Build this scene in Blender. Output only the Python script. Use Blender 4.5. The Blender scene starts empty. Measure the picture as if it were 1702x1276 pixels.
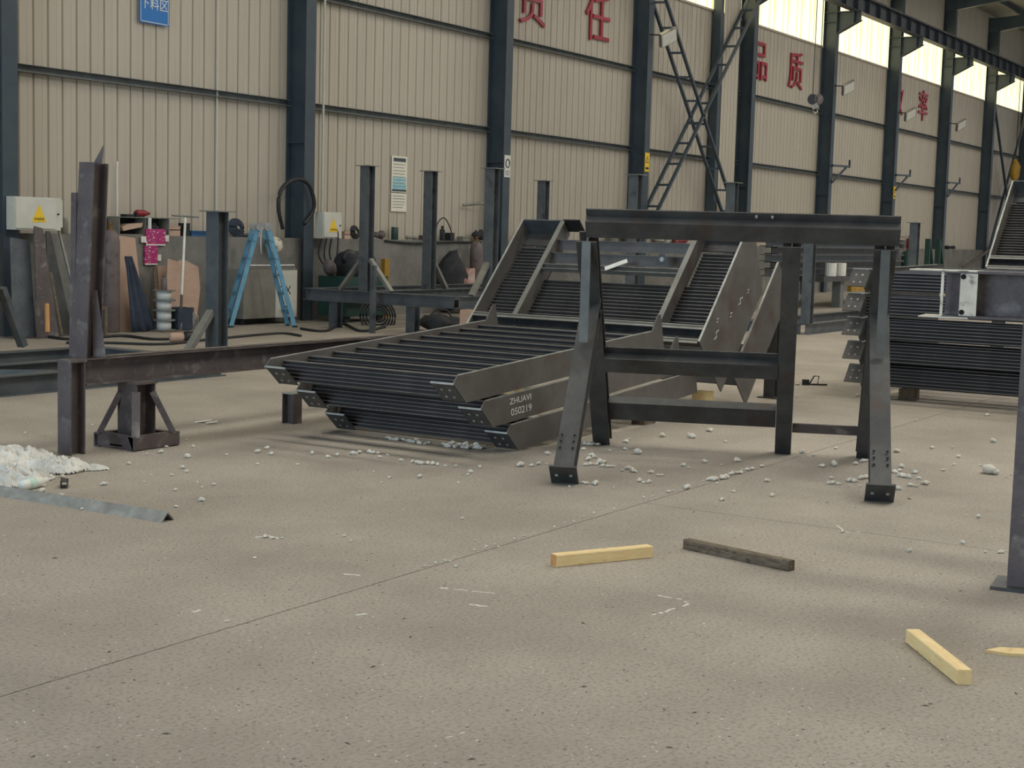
import bpy, math, random
from mathutils import Vector as V, Matrix, noise
random.seed(7)
SC = bpy.context.scene
COL = SC.collection

# ---------------------------------------------------------------- camera
H = 1.55                                   # eye height; X runs along the long wall, Y towards it
FPX, PIT, ROL, YAW = 2483.5, .1014, .0278, .56
fw = V((math.cos(YAW)*math.cos(PIT), math.sin(YAW)*math.cos(PIT), -math.sin(PIT)))
r0 = V((math.sin(YAW), -math.cos(YAW), 0)); u0 = r0.cross(fw)
cr = r0*math.cos(ROL)+u0*math.sin(ROL); cu = u0*math.cos(ROL)-r0*math.sin(ROL)
cd = bpy.data.cameras.new('camera'); cam = bpy.data.objects.new('camera', cd); COL.objects.link(cam)
cd.sensor_width = 36; cd.lens = FPX/1702*36; cd.clip_end = 300
cam.matrix_world = Matrix(((cr.x, cu.x, -fw.x, 0), (cr.y, cu.y, -fw.y, 0), (cr.z, cu.z, -fw.z, H), (0, 0, 0, 1)))
SC.camera = cam

# ---------------------------------------------------------------- world, lights, exposure
SC.view_settings.view_transform = 'Standard'; SC.view_settings.look = 'None'
SC.view_settings.gamma = 1; SC.view_settings.use_curve_mapping = False
SC.view_settings.exposure = 0.42
w = bpy.data.worlds.new('overcast'); SC.world = w; w.use_nodes = True
bg = w.node_tree.nodes['Background']; bg.inputs[0].default_value = (.88, .94, 1.0, 1); bg.inputs[1].default_value = .30

def area(name, loc, sx, sy, power, color, rot=(0, 0, 0)):
    l = bpy.data.lights.new(name, 'AREA'); l.shape = 'RECTANGLE'; l.size = sx; l.size_y = sy; l.energy = power; l.color = color
    o = bpy.data.objects.new(name, l); COL.objects.link(o); o.location = loc; o.rotation_euler = rot
    return o
ROOF_STRIPS = [(x, y) for x in (4.1, 10.1, 16.1, 22.1, 28.1, 34.1, 40.1, 46.1, 52.1, 58.1) for y in (-1.5, 9.0)]
for i, (x, y) in enumerate(ROOF_STRIPS):
    area('roof_skylight', (x, y, 10.45+(16.4-y)*.08), 1.2, 7.0, 340 if y < 0 else 95, (1, .965, .90))
# added cool fill light beyond the left end of the hall, source unseen
area('left_cool_fill', (-9, 8, 3.0), 9, 5.5, 1000, (.58, .78, 1.0), (math.radians(90), 0, math.radians(-90)))

# ---------------------------------------------------------------- pixel -> place helpers (1702x1276 frame)
def ray(x, y): return fw+cr*((x-851)/FPX)-cu*((y-638)/FPX)
def F(x, y, z=0.0):
    d = ray(x, y); t = (z-H)/d.z; return V((d.x*t, d.y*t, z))
def OY(x, y, Y):
    d = ray(x, y); t = Y/d.y; return V((d.x*t, Y, H+d.z*t))
def OX(x, y, X):
    d = ray(x, y); t = X/d.x; return V((X, d.y*t, H+d.z*t))
def depth(P): return (P-V((0, 0, H))).dot(fw)
def ppm(P): return FPX/depth(P)

# ---------------------------------------------------------------- materials
MATS = {}
def lin(c): return tuple(((v/255+.055)/1.055)**2.4 if v > 10 else v/255/12.92 for v in c)
def mat(name, c1, c2=None, scale=3.0, rough=.6, metal=0.0, bump=0.0, bscale=None, stretch=(1, 1, 1), detail=6, lo=.35, hi=.65, emit=0, trans=0, c3=None, s3=40, lo3=.62, hi3=.7, spec=.5):
    if name in MATS: return MATS[name]
    m = bpy.data.materials.new(name); m.use_nodes = True; nt = m.node_tree; N = nt.nodes; L = nt.links
    b = N['Principled BSDF']; b.inputs['Roughness'].default_value = rough; b.inputs['Metallic'].default_value = metal
    b.inputs['Specular IOR Level'].default_value = spec
    c1 = (*lin(c1), 1); c2 = (*lin(c2), 1) if c2 else c1
    tc = N.new('ShaderNodeTexCoord'); mp = N.new('ShaderNodeMapping'); mp.inputs['Scale'].default_value = stretch
    L.new(tc.outputs['Object'], mp.inputs[0])
    nz = N.new('ShaderNodeTexNoise'); nz.inputs['Scale'].default_value = scale; nz.inputs['Detail'].default_value = detail; nz.inputs['Roughness'].default_value = .62
    L.new(mp.outputs[0], nz.inputs[0])
    cr_ = N.new('ShaderNodeValToRGB'); cr_.color_ramp.elements[0].position = lo; cr_.color_ramp.elements[0].color = c1
    cr_.color_ramp.elements[1].position = hi; cr_.color_ramp.elements[1].color = c2
    L.new(nz.outputs[0], cr_.inputs[0]); out = cr_.outputs[0]
    if c3:
        n3 = N.new('ShaderNodeTexNoise'); n3.inputs['Scale'].default_value = s3; n3.inputs['Detail'].default_value = 5; L.new(mp.outputs[0], n3.inputs[0])
        r3 = N.new('ShaderNodeValToRGB'); r3.color_ramp.elements[0].position = lo3; r3.color_ramp.elements[1].position = hi3; L.new(n3.outputs[0], r3.inputs[0])
        mx = N.new('ShaderNodeMix'); mx.data_type = 'RGBA'; L.new(r3.outputs[0], mx.inputs[0]); L.new(out, mx.inputs[6]); mx.inputs[7].default_value = (*lin(c3), 1); out = mx.outputs[2]
    L.new(out, b.inputs['Base Color'])
    if bump:
        nb = N.new('ShaderNodeTexNoise'); nb.inputs['Scale'].default_value = bscale or scale*6; nb.inputs['Detail'].default_value = 4; L.new(mp.outputs[0], nb.inputs[0])
        bm = N.new('ShaderNodeBump'); bm.inputs['Strength'].default_value = bump; bm.inputs['Distance'].default_value = .02
        L.new(nb.outputs[0], bm.inputs['Height']); L.new(bm.outputs[0], b.inputs['Normal'])
    if emit: L.new(out, b.inputs['Emission Color']); b.inputs['Emission Strength'].default_value = emit
    if trans: b.inputs['Transmission Weight'].default_value = trans
    MATS[name] = m; return m

FLOOR = mat('concrete_floor', (150, 142, 129), (172, 163, 149), .8, .8, bump=.5, bscale=60, c3=(108, 102, 94), s3=60, lo3=.48, hi3=.85)
PLINTH = mat('concrete_plinth', (112, 112, 106), (134, 132, 125), 1.6, .9, bump=.3, bscale=14, c3=(92, 92, 88), s3=4, lo3=.5, hi3=.9)
CLAD = mat('cream_cladding', (182, 174, 158), (196, 187, 170), .8, .5, stretch=(1, 1, .15), c3=(162, 153, 138), s3=2.5, lo3=.55, hi3=.8)
GIRT = mat('girt_paint', (120, 126, 122), (98, 102, 98), 4, .5)
COLM = mat('column_paint', (52, 65, 74), (66, 78, 85), 2, .45)
CRANE = mat('crane_paint', (62, 68, 74), (48, 52, 56), 2, .5)
ROOFM = mat('roof_sheet', (120, 120, 115), (140, 138, 130), 2, .5)
GLOW = mat('skylight_sheet', (255, 246, 200), (196, 170, 98), 1.2, .4, emit=1.15, stretch=(9, 9, .03), lo=.46, hi=.68)
RGLOW = mat('roof_light_sheet', (255, 246, 225), None, emit=2.0)
STEEL = mat('dark_mill_steel', (58, 60, 60), (80, 80, 78), 5, .42, metal=.25, bump=.06, bscale=60, c3=(74, 60, 54), s3=6, lo3=.58, hi3=.75)
STEELB = mat('blue_grey_steel', (80, 87, 91), (100, 105, 107), 4, .42, metal=.25, bump=.05, bscale=60, c3=(60, 58, 62), s3=5, lo3=.58, hi3=.75)
PLATE = mat('grey_plate_steel', (92, 90, 86), (112, 108, 103), 2.5, .5, metal=.2, bump=.05, bscale=50, c3=(94, 78, 74), s3=4, lo3=.55, hi3=.75)
DARKST = mat('dark_backing_steel', (48, 46, 44), (62, 58, 56), 3, .5, metal=.2)  # dark tone that puts shade into the gaps behind bars
BAR = mat('tread_bar_steel', (88, 86, 82), (110, 105, 102), 3, .4, metal=.3)
EDGE = mat('pale_steel_and_glare', (190, 192, 184), (150, 152, 146), 8, .4, metal=.3)  # pale steel of bolts and cut edges; also paints glare on stringer tops
TIE = mat('pale_channel_steel', (118, 118, 112), (138, 138, 130), 6, .4, metal=.3)
RUST = mat('rusty_steel', (82, 74, 74), (102, 92, 89), 5, .6, metal=.15, bump=.15, bscale=40, c3=(128, 122, 116), s3=9, lo3=.56, hi3=.72)
BLACK = mat('black_paint', (26, 28, 30), (38, 40, 42), 5, .45)
HOLE = mat('dark_hole', (14, 14, 15), None, rough=.9)
WHITE = mat('white_paint', (232, 232, 222), (214, 214, 204), 5, .5)
PRIMER = mat('white_primer', (226, 220, 200), (196, 190, 172), 9, .6, c3=(120, 116, 108), s3=10, lo3=.58, hi3=.66)
YELLOW = mat('yellow_sign', (240, 200, 40), None, rough=.5)
RED = mat('red_letter', (172, 30, 50), (150, 24, 42), 3, .3)
SIGNB = mat('sign_blue', (28, 116, 190), None, rough=.4)
LADDER = mat('ladder_blue', (100, 152, 178), (118, 170, 194), 6, .4, metal=.1)
CHROME = mat('galvanised', (200, 200, 198), (170, 170, 168), 10, .3, metal=.7)
FOAM = mat('white_foam', (206, 201, 186), (226, 222, 208), 20, .95, bump=.3, bscale=80)
FILM = mat('plastic_film', (188, 186, 176), (222, 220, 210), 6, .3, bump=.5, bscale=12)
WOOD = mat('fresh_timber', (238, 214, 160), (228, 198, 138), 3, .6, stretch=(3, 14, 14), c3=(170, 120, 60), s3=4, lo3=.64, hi3=.78)
WOODEND = mat('timber_end', (204, 150, 92), (188, 132, 76), 10, .7)
OLDW = mat('weathered_timber', (92, 80, 64), (126, 112, 92), 4, .85, stretch=(3, 14, 14), bump=.3, c3=(46, 40, 34), s3=7, lo3=.55, hi3=.68)
CARD = mat('cardboard', (186, 156, 136), (198, 170, 150), 2, .8)
PLYW = mat('plywood', (178, 148, 128), (190, 162, 142), 2, .7, stretch=(1, 1, 4))
BINB = mat('blue_cloth', (44, 52, 66), (56, 66, 82), 6, .9, bump=.5, bscale=20)
DARKC = mat('dark_cloth', (40, 42, 46), (58, 58, 60), 6, .9, bump=.5, bscale=20)
GREEN = mat('dark_green', (28, 60, 52), (38, 72, 62), 5, .5)
BROWNC = mat('cylinder_brown', (96, 86, 84), (112, 100, 96), 4, .55, c3=(80, 66, 60), s3=6, lo3=.58, hi3=.7)
BRASS = mat('brass', (150, 110, 60), (120, 90, 50), 8, .4, metal=.7)
REDP = mat('red_plastic', (150, 40, 48), (120, 30, 36), 6, .4)
PINK = mat('magenta_print', (190, 50, 100), (160, 40, 120), 14, .5, c3=(235, 220, 225), s3=30, lo3=.6, hi3=.64)
BLUEP = mat('blue_plastic', (44, 92, 140), (36, 78, 120), 6, .4)
GREY = mat('box_grey', (198, 198, 184), (210, 210, 198), 4, .45)
GREYD = mat('machine_grey', (120, 118, 108), (138, 134, 122), 3, .6)
PAPER = mat('paper_white', (232, 228, 210), None, rough=.7)
CYAN = mat('print_cyan', (120, 190, 200), (190, 215, 215), 3, .6)
RUBBER = mat('rubber_hose', (30, 32, 34), (44, 46, 48), 8, .6)
JOINT = mat('joint_dirt', (112, 105, 96), (92, 86, 78), 20, .95)
CHALK = mat('chalk', (222, 222, 214), None, rough=.9)
OLIVE = mat('yellow_machine', (180, 140, 40), (150, 116, 34), 5, .5)

# ---------------------------------------------------------------- mesh helpers
WL = {}
def unit(v): return V(v).normalized()
def iprof(b, h, tw, tf):
    return [(-b/2, -h/2), (b/2, -h/2), (b/2, -h/2+tf), (tw/2, -h/2+tf), (tw/2, h/2-tf), (b/2, h/2-tf), (b/2, h/2), (-b/2, h/2), (-b/2, h/2-tf), (-tw/2, h/2-tf), (-tw/2, -h/2+tf), (-b/2, -h/2+tf)]
def cprof(b, h, t): return [(0, -h/2), (b, -h/2), (b, -h/2+t), (t, -h/2+t), (t, h/2-t), (b, h/2-t), (b, h/2), (0, h/2)]
def lprof(a, b, t): return [(0, 0), (a, 0), (a, t), (t, t), (t, b), (0, b)]
def rect(a, b): return [(-a/2, -b/2), (a/2, -b/2), (a/2, b/2), (-a/2, b/2)]
def circ(r, n=12): return [(r*math.cos(2*math.pi*i/n), r*math.sin(2*math.pi*i/n)) for i in range(n)]
class MB:
    def __init__(s): s.v = []; s.f = []
    def prism(s, prof, p0, p1, ux, uy):
        p0 = V(p0); p1 = V(p1); ux = V(ux); uy = V(uy); n = len(prof); k = len(s.v)
        for p in (p0, p1): s.v += [p+ux*a+uy*b for a, b in prof]
        s.f += [tuple(range(k+n-1, k-1, -1)), tuple(range(k+n, k+2*n))]
        s.f += [(k+i, k+(i+1) % n, k+n+(i+1) % n, k+n+i) for i in range(n)]
        return s
    def box(s, lo, hi):
        a, b = lo, hi
        return s.prism([(a[0], a[1]), (b[0], a[1]), (b[0], b[1]), (a[0], b[1])], (0, 0, a[2]), (0, 0, b[2]), (1, 0, 0), (0, 1, 0))
    def obox(s, c, ax, ay, az, sx, sy, sz):                  # oriented box
        c = V(c); return s.prism(rect(sx, sy), c-V(az)*sz/2, c+V(az)*sz/2, ax, ay)
    def bar(s, p0, p1, wdt, hgt, up=(0, 0, 1)):
        p0 = V(p0); p1 = V(p1); d = (p1-p0).normalized(); sx = d.cross(V(up)).normalized(); uy = sx.cross(d)
        return s.prism(rect(wdt, hgt), p0, p1, sx, uy)
    def beam(s, p0, p1, up, prof):
        p0 = V(p0); p1 = V(p1); d = (p1-p0).normalized(); up = V(up); sx = d.cross(up).normalized(); uy = sx.cross(d)
        return s.prism(prof, p0, p1, sx, uy)
    def tube(s, pts, r, n=6):
        pts = [V(p) for p in pts]; k = len(s.v); up = V((0, 0, 1))
        for i, p in enumerate(pts):
            d = (pts[min(i+1, len(pts)-1)]-pts[max(i-1, 0)]).normalized()
            a = d.cross(up) if abs(d.z) < .95 else d.cross(V((1, 0, 0))); a.normalize(); b = a.cross(d)
            s.v += [p+a*(r*math.cos(2*math.pi*j/n))+b*(r*math.sin(2*math.pi*j/n)) for j in range(n)]
        for i in range(len(pts)-1):
            for j in range(n):
                s.f.append((k+i*n+j, k+i*n+(j+1) % n, k+(i+1)*n+(j+1) % n, k+(i+1)*n+j))
        s.f += [tuple(range(k+n-1, k-1, -1)), tuple(range(k+(len(pts)-1)*n, k+len(pts)*n))]
        return s
    def lathe(s, prof, c=(0, 0, 0), n=16, ax=(0, 0, 1)):      # prof: (r, z) list
        c = V(c); az = unit(ax); a = az.cross(V((0, 1, 0))) if abs(az.y) < .9 else az.cross(V((1, 0, 0))); a.normalize(); b = az.cross(a); k = len(s.v)
        for r, z in prof: s.v += [c+az*z+a*(r*math.cos(2*math.pi*j/n))+b*(r*math.sin(2*math.pi*j/n)) for j in range(n)]
        for i in range(len(prof)-1):
            for j in range(n): s.f.append((k+i*n+j, k+i*n+(j+1) % n, k+(i+1)*n+(j+1) % n, k+(i+1)*n+j))
        s.f += [tuple(range(k+n-1, k-1, -1)), tuple(range(k+(len(prof)-1)*n, k+len(prof)*n))]
        return s
    def blob(s, c, r, seed=0, n=8, m=5, sq=.8, amp=.35):
        c = V(c); k = len(s.v)
        for i in range(m+1):
            t = math.pi*i/m
            for j in range(n):
                p = 2*math.pi*j/n; d = V((math.sin(t)*math.cos(p), math.sin(t)*math.sin(p), math.cos(t)))
                q = 1+amp*noise.noise(d*1.7+V((seed*3.1, seed*1.7, seed*.9)))
                s.v.append(c+V((d.x*r*q, d.y*r*q, d.z*r*sq*q)))
        for i in range(m):
            for j in range(n): s.f.append((k+i*n+j, k+(i+1)*n+j, k+(i+1)*n+(j+1) % n, k+i*n+(j+1) % n))
        return s
    def mesh(s, name, m, off=(0, 0, 0), smooth=False):
        me = bpy.data.meshes.new(name); off = V(off)
        me.from_pydata([tuple(v-off) for v in s.v], [], s.f); me.materials.append(m); me.update()
        if smooth:
            for p in me.polygons: p.use_smooth = True
        return me
    def build(s, name, m, parent=None, smooth=False, label=None):
        off = WL.get(parent.name, V((0, 0, 0))) if parent else V((0, 0, 0))
        me = s.mesh(name, m, off, smooth)
        o = bpy.data.objects.new(name, me); COL.objects.link(o)
        if parent: o.parent = parent
        WL[o.name] = off.copy()
        if label: o['label'] = label
        return o
def tag(o, label, cat, group=None):
    o['label'] = label; o['category'] = cat
    if group: o['group'] = group
    return o
def thing(name, label, cat, loc=(0, 0, 0), group=None):
    o = bpy.data.objects.new(name, None); COL.objects.link(o); o.location = V(loc); o.empty_display_size = .1
    WL[o.name] = V(loc); return tag(o, label, cat, group)
def struct(o): o['kind'] = 'structure'; return o
def place(name, me, loc, parent=None, rot=(0, 0, 0), scale=(1, 1, 1)):
    o = bpy.data.objects.new(name, me); COL.objects.link(o)
    if parent: o.parent = parent; loc = V(loc)-WL[parent.name]
    o.location = loc; o.rotation_euler = rot; o.scale = scale; return o
def ground(mb, name, m, label, cat, group=None, base=None, smooth=False):   # one-mesh thing with its origin at the base
    base = V(base) if base is not None else V((sum(v.x for v in mb.v)/len(mb.v), sum(v.y for v in mb.v)/len(mb.v), min(v.z for v in mb.v)))
    o = bpy.data.objects.new(name, mb.mesh(name, m, base, smooth)); COL.objects.link(o); o.location = base; WL[o.name] = base
    return tag(o, label, cat, group)
def text(body, size, origin, ax, ay, m, name, parent, thick=.004, align='CENTER', wscale=1.0, label=None):
    c = bpy.data.curves.new('lettering', 'FONT'); c.body = body; c.size = 1; c.align_x = align; c.extrude = 0
    o = bpy.data.objects.new('lettering', c); COL.objects.link(o)
    me0 = bpy.data.meshes.new_from_object(o.evaluated_get(bpy.context.evaluated_depsgraph_get()))
    bpy.data.objects.remove(o)
    ax = V(ax); ay = V(ay); az = ax.cross(ay); mb = MB()
    vs = [v.co.copy() for v in me0.vertices]; k = len(vs)
    mb.v = [V(origin)+ax*(v.x*size*wscale)+ay*(v.y*size)+az*thick for v in vs]+[V(origin)+ax*(v.x*size*wscale)+ay*(v.y*size) for v in vs]
    ek = {}
    for p in me0.polygons:
        vv = list(p.vertices); mb.f.append(tuple(vv))
        for i in range(len(vv)): ek[(vv[i], vv[(i+1) % len(vv)])] = 1
    for (a, b) in ek:
        if (b, a) not in ek: mb.f.append((a, a+k, b+k, b))
    bpy.data.meshes.remove(me0)
    return mb.build(name, m, parent, label=label) if parent else mb
X1, Y1, Z1 = V((1, 0, 0)), V((0, 1, 0)), V((0, 0, 1))

# ================================================================ SETTING
COLX = [13.1+6*k for k in range(-1, 12)]
YW, YF = 16.42, 16.0
# ---- floor: sub-base with cast slabs, open joints
fl = struct(MB().box((-12, -16, -.2), (82, 17, -.03)).build('floor', JOINT))
xs = [-12, -4.3, 1.7, 7.7, 13.7, 19.7, 25.7, 31.7, 82]
for a, b in zip(xs[:-1], xs[1:]):
    MB().box((a+.004, -16, -.03), (b-.004, 3.896, 0)).build('slab', FLOOR, fl)
MB().box((-12, 3.903, -.03), (82, 17, 0)).build('slab', FLOOR, fl)
# ---- concrete plinth wall
struct(MB().box((-12, 16.14, -.03), (82, 16.75, 1.35)).build('baseboard_back', PLINTH))
# ---- corrugated wall
wb = struct(MB().box((-12, 16.60, 1.35), (82, 16.66, 10.7)).build('wall_back', ROOFM))  # plain sheet added behind the cladding to block light
def sheet_mesh(z0, z1, nm, m, pitch=.25, n=4, g=.035, dp=.03):
    pr = []; x = 0
    for i in range(n):
        pr += [(x, 0), (x+pitch*.5-.012, 0), (x+pitch*.5, .006), (x+pitch*.5+.012, 0), (x+pitch-g, 0), (x+pitch-g*.7, dp), (x+pitch-g*.3, dp)]; x += pitch
    pr.append((x, 0)); pr += [(a, b+.006) for a, b in reversed(pr)]
    return MB().prism(pr, (0, 0, z0), (0, 0, z1), X1, Y1).mesh(nm, m)
LO = sheet_mesh(1.35, 7.25, 'cladding_sheet', CLAD); UP = sheet_mesh(9.1, 10.65, 'upper_cladding_sheet', CLAD)
PANE = sheet_mesh(7.28, 9.1, 'pane', GLOW, dp=.02)
girt = MB().prism(cprof(.12, .10, .008), (-2.875, 0, 0), (2.875, 0, 0), -Y1, Z1).mesh('girt', GIRT)
for i, cx in enumerate(COLX[:-1]):
    for j in range(6):
        place('cladding_sheet', LO, (cx+j, YW, 0), wb); place('cladding_sheet', UP, (cx+j, YW, 0), wb)
    for z in (3.54, 5.35): place('girt', girt, (cx+3, YW-.004, z), wb)
    wn = struct(MB().box((cx+.13, YW-.05, 7.23), (cx+5.87, YW+.05, 7.28)).build('window_%d' % (i+1), CLAD))
    for j in range(6): place('pane', PANE, (cx+j, YW, 0), wn)
# ---- steel columns with crane brackets
near = ['beside the left control box', 'with a black hose loop hung beside the grey control box', 'with a small white notice, behind the raised post frame',
        'with a yellow warning plate, left of the lattice cross brace', 'at the right foot of the lattice cross brace', 'right of the hanging crane hook',
        'left of the red wall letters nearest the bright end', 'right of the red wall letters nearest the bright end', 'left of the plain cross brace', 'right of the plain cross brace',
        'beyond the plain cross brace', 'last one of the row along the cream wall']
BR = 8.27
for i, cx in enumerate(COLX[1:], 0):
    c = thing('steel_column', 'dark blue painted steel wall column '+near[i], 'column', (cx, YF+.2, 0), 'steel columns along the wall')
    MB().box((cx-.006, YF+.014, 0), (cx+.006, YF+.386, 10.5)).build('web', COLM, c)
    MB().box((cx-.125, YF, 0), (cx+.125, YF+.014, 10.5)).build('flange', COLM, c)
    MB().box((cx-.125, YF+.386, 0), (cx+.125, YF+.40, 10.5)).build('flange', COLM, c)
    for z in (2.9, BR-.3, BR-.02):
        MB().box((cx-.12, YF+.014, z), (cx-.006, YF+.386, z+.012)).box((cx+.006, YF+.014, z), (cx+.12, YF+.386, z+.012)).build('stiffener', COLM, c)
    mb = MB().box((cx-.12, 15.3, BR-.02), (cx+.12, YF, BR)).prism([(0, 0), (.7, 0), (.7, -.26), (0, -.62)], (cx-.006, YF, BR-.02), (cx+.006, YF, BR-.02), -Y1, Z1)
    mb.prism([(0, -.60), (.7, -.24), (.7, -.26), (0, -.62)], (cx-.11, YF, BR-.02), (cx+.11, YF, BR-.02), -Y1, Z1)
    mb.box((cx-.11, 15.49, BR-.34), (cx+.11, 15.505, BR-.02)); mb.build('crane_bracket', COLM, c)
# ---- crane runway beam
cb = thing('crane_runway_beam', 'long dark grey crane runway beam with stiffeners carried on the column brackets', 'beam', (34, 15.5, BR))
MB().beam((-10, 15.5, BR+.225), (80, 15.5, BR+.225), Z1, iprof(.26, .45, .012, .016)).build('girder', CRANE, cb)
stf = MB().box((-.006, -.124, .016), (.006, -.006, .434)).mesh('stiffener', CRANE)
for k in range(78): place('stiffener', stf, (2+k, 15.5, BR), cb)
MB().box((-10, 15.46, BR+.45), (80, 15.54, BR+.53)).build('rail', RUST, cb)
# ---- roof
SL = .08
def rz(y): return 10.65+(16.5-y)*SL
ce = struct(MB().prism([(-16, rz(-16)), (16.9, rz(16.9)), (16.9, rz(16.9)+.05), (-16, rz(-16)+.05)], (-12, 0, 0), (82, 0, 0), Y1, Z1).build('ceiling', ROOFM))
for cx in COLX:
    MB().prism([(-16, rz(-16)-.2), (16.4, rz(16.4)-.2), (16.4, rz(16.4)-.75), (14.5, rz(14.5)-.62), (-16, rz(-16)-.62)], (cx-.1, 0, 0), (cx+.1, 0, 0), Y1, Z1).build('rafter', COLM, ce)
for y in [15.2-1.5*k for k in range(18)]:
    MB().box((-12, y-.03, rz(y)-.2), (82, y+.03, rz(y)-.01)).build('purlin', COLM, ce)
for (x, y) in ROOF_STRIPS:
    MB().prism([(y-3.5, rz(y-3.5)-.012), (y+3.5, rz(y+3.5)-.012), (y+3.5, rz(y+3.5)-.004), (y-3.5, rz(y-3.5)-.004)], (x-.6, 0, 0), (x+.6, 0, 0), Y1, Z1).build('roof_light', RGLOW, ce)

# ---- bracing in the bays
br = thing('lattice_cross_brace', 'tall crossed lattice brace with ladder-like rungs between two wall columns', 'brace', (34.5, 16.2, 1.0))
for near_, far_ in ((((1108, 2.7), (1225, 365)), ((1089, 16.5), (1207, 373))), (((1257.6, 9.6), (1085, 366)), ((1237, 12.3), (1065, 364)))):
    A, B = OY(*near_[0], 15.74), OY(*near_[1], 15.74); C_, D_ = OY(*far_[0], 16.06), OY(*far_[1], 16.06)
    dA = (A-B)/(A.z-B.z); A = A+dA*(7.9-A.z); B = B+dA*(1.2-B.z); C_ = C_+(C_-D_)/(C_.z-D_.z)*(7.9-C_.z); D_ = D_+(C_-D_)/(C_.z-D_.z)*(1.2-D_.z)
    MB().bar(A, B, .06, .07, Y1).build('limb', COLM, br); MB().bar(C_, D_, .06, .07, Y1).build('limb', COLM, br)
    n = 13
    for k in range(1, n):
        t = k/n; MB().bar(A+(B-A)*t, C_+(D_-C_)*t, .05, .05).build('rung', COLM, br)
br = thing('cross_brace', 'plain crossed steel brace in the far wall bay', 'brace', (64, 16.1, 1.4))
MB().bar((61.4, 16.1, 7.1), (66.6, 16.1, .5), .09, .09, Y1).build('limb', COLM, br)
MB().bar((66.7, 16.15, 7.2), (61.4, 16.15, .6), .09, .09, Y1).build('limb', COLM, br)
cp = thing('cover_panel', 'narrow pale corrugated cover panel with a dark post beside the lattice brace', 'panel', (35.9, 16.2, 1.35))
MB().box((35.18, 16.15, 0), (35.36, 16.36, 8.1)).build('post', COLM, cp)
place('corrugated_sheet', sheet_mesh(1.35, 7.75, 'corrugated_sheet', CLAD, .2, 5, .04, .025), (35.38, 16.14, 0), cp)

# ---- red wall letters
def letter(ch, x, z, s, lab):
    mb = text(ch, s, (x, 16.40, z), X1, Z1, RED, 'wall_letter', None, .035, 'LEFT')
    ground(mb, 'wall_letter', RED, lab, 'letter', 'red characters on the wall')
letter('责', 25.95, 5.86, 1.15, 'red raised wall character 责 beside the column with the white notice')
letter('任', 28.7, 5.86, 1.15, 'red raised wall character 任 with a clear left stroke, on the cream wall')
letter('品', 37.75, 5.92, 1.15, 'red raised wall character 品 right beside a dark column')
letter('质', 40.35, 5.92, 1.15, 'red raised wall character 质 left of the hanging crane hook')
letter('效', 49.6, 5.95, 1.15, 'red raised wall character 效 half hidden behind a dark column')
letter('率', 52.4, 5.95, 1.15, 'red raised wall character 率 below the third bright wall skylight')

# ---- signs, notices, boxes
s = thing('area_sign', 'blue hanging area sign with white characters high on the cream wall', 'sign', (15.99, 16.38, 4.42))
MB().box((15.70, 16.36, 4.42), (16.28, 16.375, 5.0)).build('board', SIGNB, s)
for b in (((15.715, 4.435), (16.265, 4.445)), ((15.715, 4.975), (16.265, 4.985)), ((15.715, 4.435), (15.722, 4.985)), ((16.258, 4.435), (16.265, 4.985))):
    MB().box((b[0][0], 16.355, b[0][1]), (b[1][0], 16.36, b[1][1])).build('border', WHITE, s)
text('下料区', .185, (15.99, 16.36, 4.64), X1, Z1, WHITE, 'lettering', s, .004)
def poster(x0, x1, z0, z1, y, lab, kind, rows, head=None):
    p = thing('notice', lab, 'notice', ((x0+x1)/2, y, z0))
    MB().box((x0, y-.006, z0), (x1, y, z1)).build('sheet', PAPER, p)
    hh = z1-z0
    if kind == 'cyan':
        MB().box((x0+.03, y-.009, z0+.02), (x1-.03, y-.006, z0+hh*.42)).build('print', CYAN, p)
        MB().box((x0+.05, y-.010, z1-.10), (x1-.05, y-.006, z1-.035)).build('heading', COLM, p)
        MB().box((x0+.02, y-.010, z0+.015), (x1-.02, y-.006, z0+.05)).build('footer', COLM, p)
    for k in range(rows):
        z = z1-.14*hh-k*(hh*.78/rows); MB().box((x0+.05, y-.011, z-.006), (x1-.05-.08*random.random(), y-.009, z+.002)).build('text_line', GIRT, p)
poster(21.86, 22.33, 2.21, 2.86, 16.40, 'tall printed notice with a blue lower half on the cream wall', 'cyan', 9)
poster(21.86, 22.33, 1.86, 2.19, 16.40, 'small cream paper notice below the tall printed notice', 'plain', 5)
def colsign(cx, z0, z1, m, lab, kind):
    p = thing('safety_sign', lab, 'sign', (cx, YF-.01, z0), 'safety plates on the columns')
    MB().box((cx-.10, YF-.012, z0), (cx+.12, YF-.004, z1)).build('board', m, p)
    zc = z1-.16
    if kind == 'tri':
        MB().prism([(-.08, -.07), (.08, -.07), (0, .09)], (cx+.01, YF-.012, zc), (cx+.01, YF-.015, zc), X1, Z1).build('symbol', BLACK, p)
        MB().prism([(-.05, -.055), (.05, -.055), (0, .05)], (cx+.01, YF-.015, zc), (cx+.01, YF-.018, zc), X1, Z1).build('symbol_fill', YELLOW, p)
        MB().box((cx-.07, YF-.016, z0+.05), (cx+.09, YF-.012, z0+.1)).build('text_line', BLACK, p)
    else:
        pts = [(cx+.01+.07*math.cos(t*.4), YF-.016, zc+.08*math.sin(t*.4)) for t in range(17)]
        MB().tube(pts, .012, 5).build('symbol', COLM, p)
        for k in range(3): MB().box((cx-.07, YF-.016, z0+.04+k*.035), (cx+.09, YF-.012, z0+.052+k*.035)).build('text_line', GIRT, p)
colsign(25.1, 2.62, 3.05, WHITE, 'white safety plate with a round symbol on the column behind the raised posts', 'ring')
colsign(31.1, 3.02, 3.45, YELLOW, 'yellow warning plate with a black triangle on the column by the lattice brace', 'tri')
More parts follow.
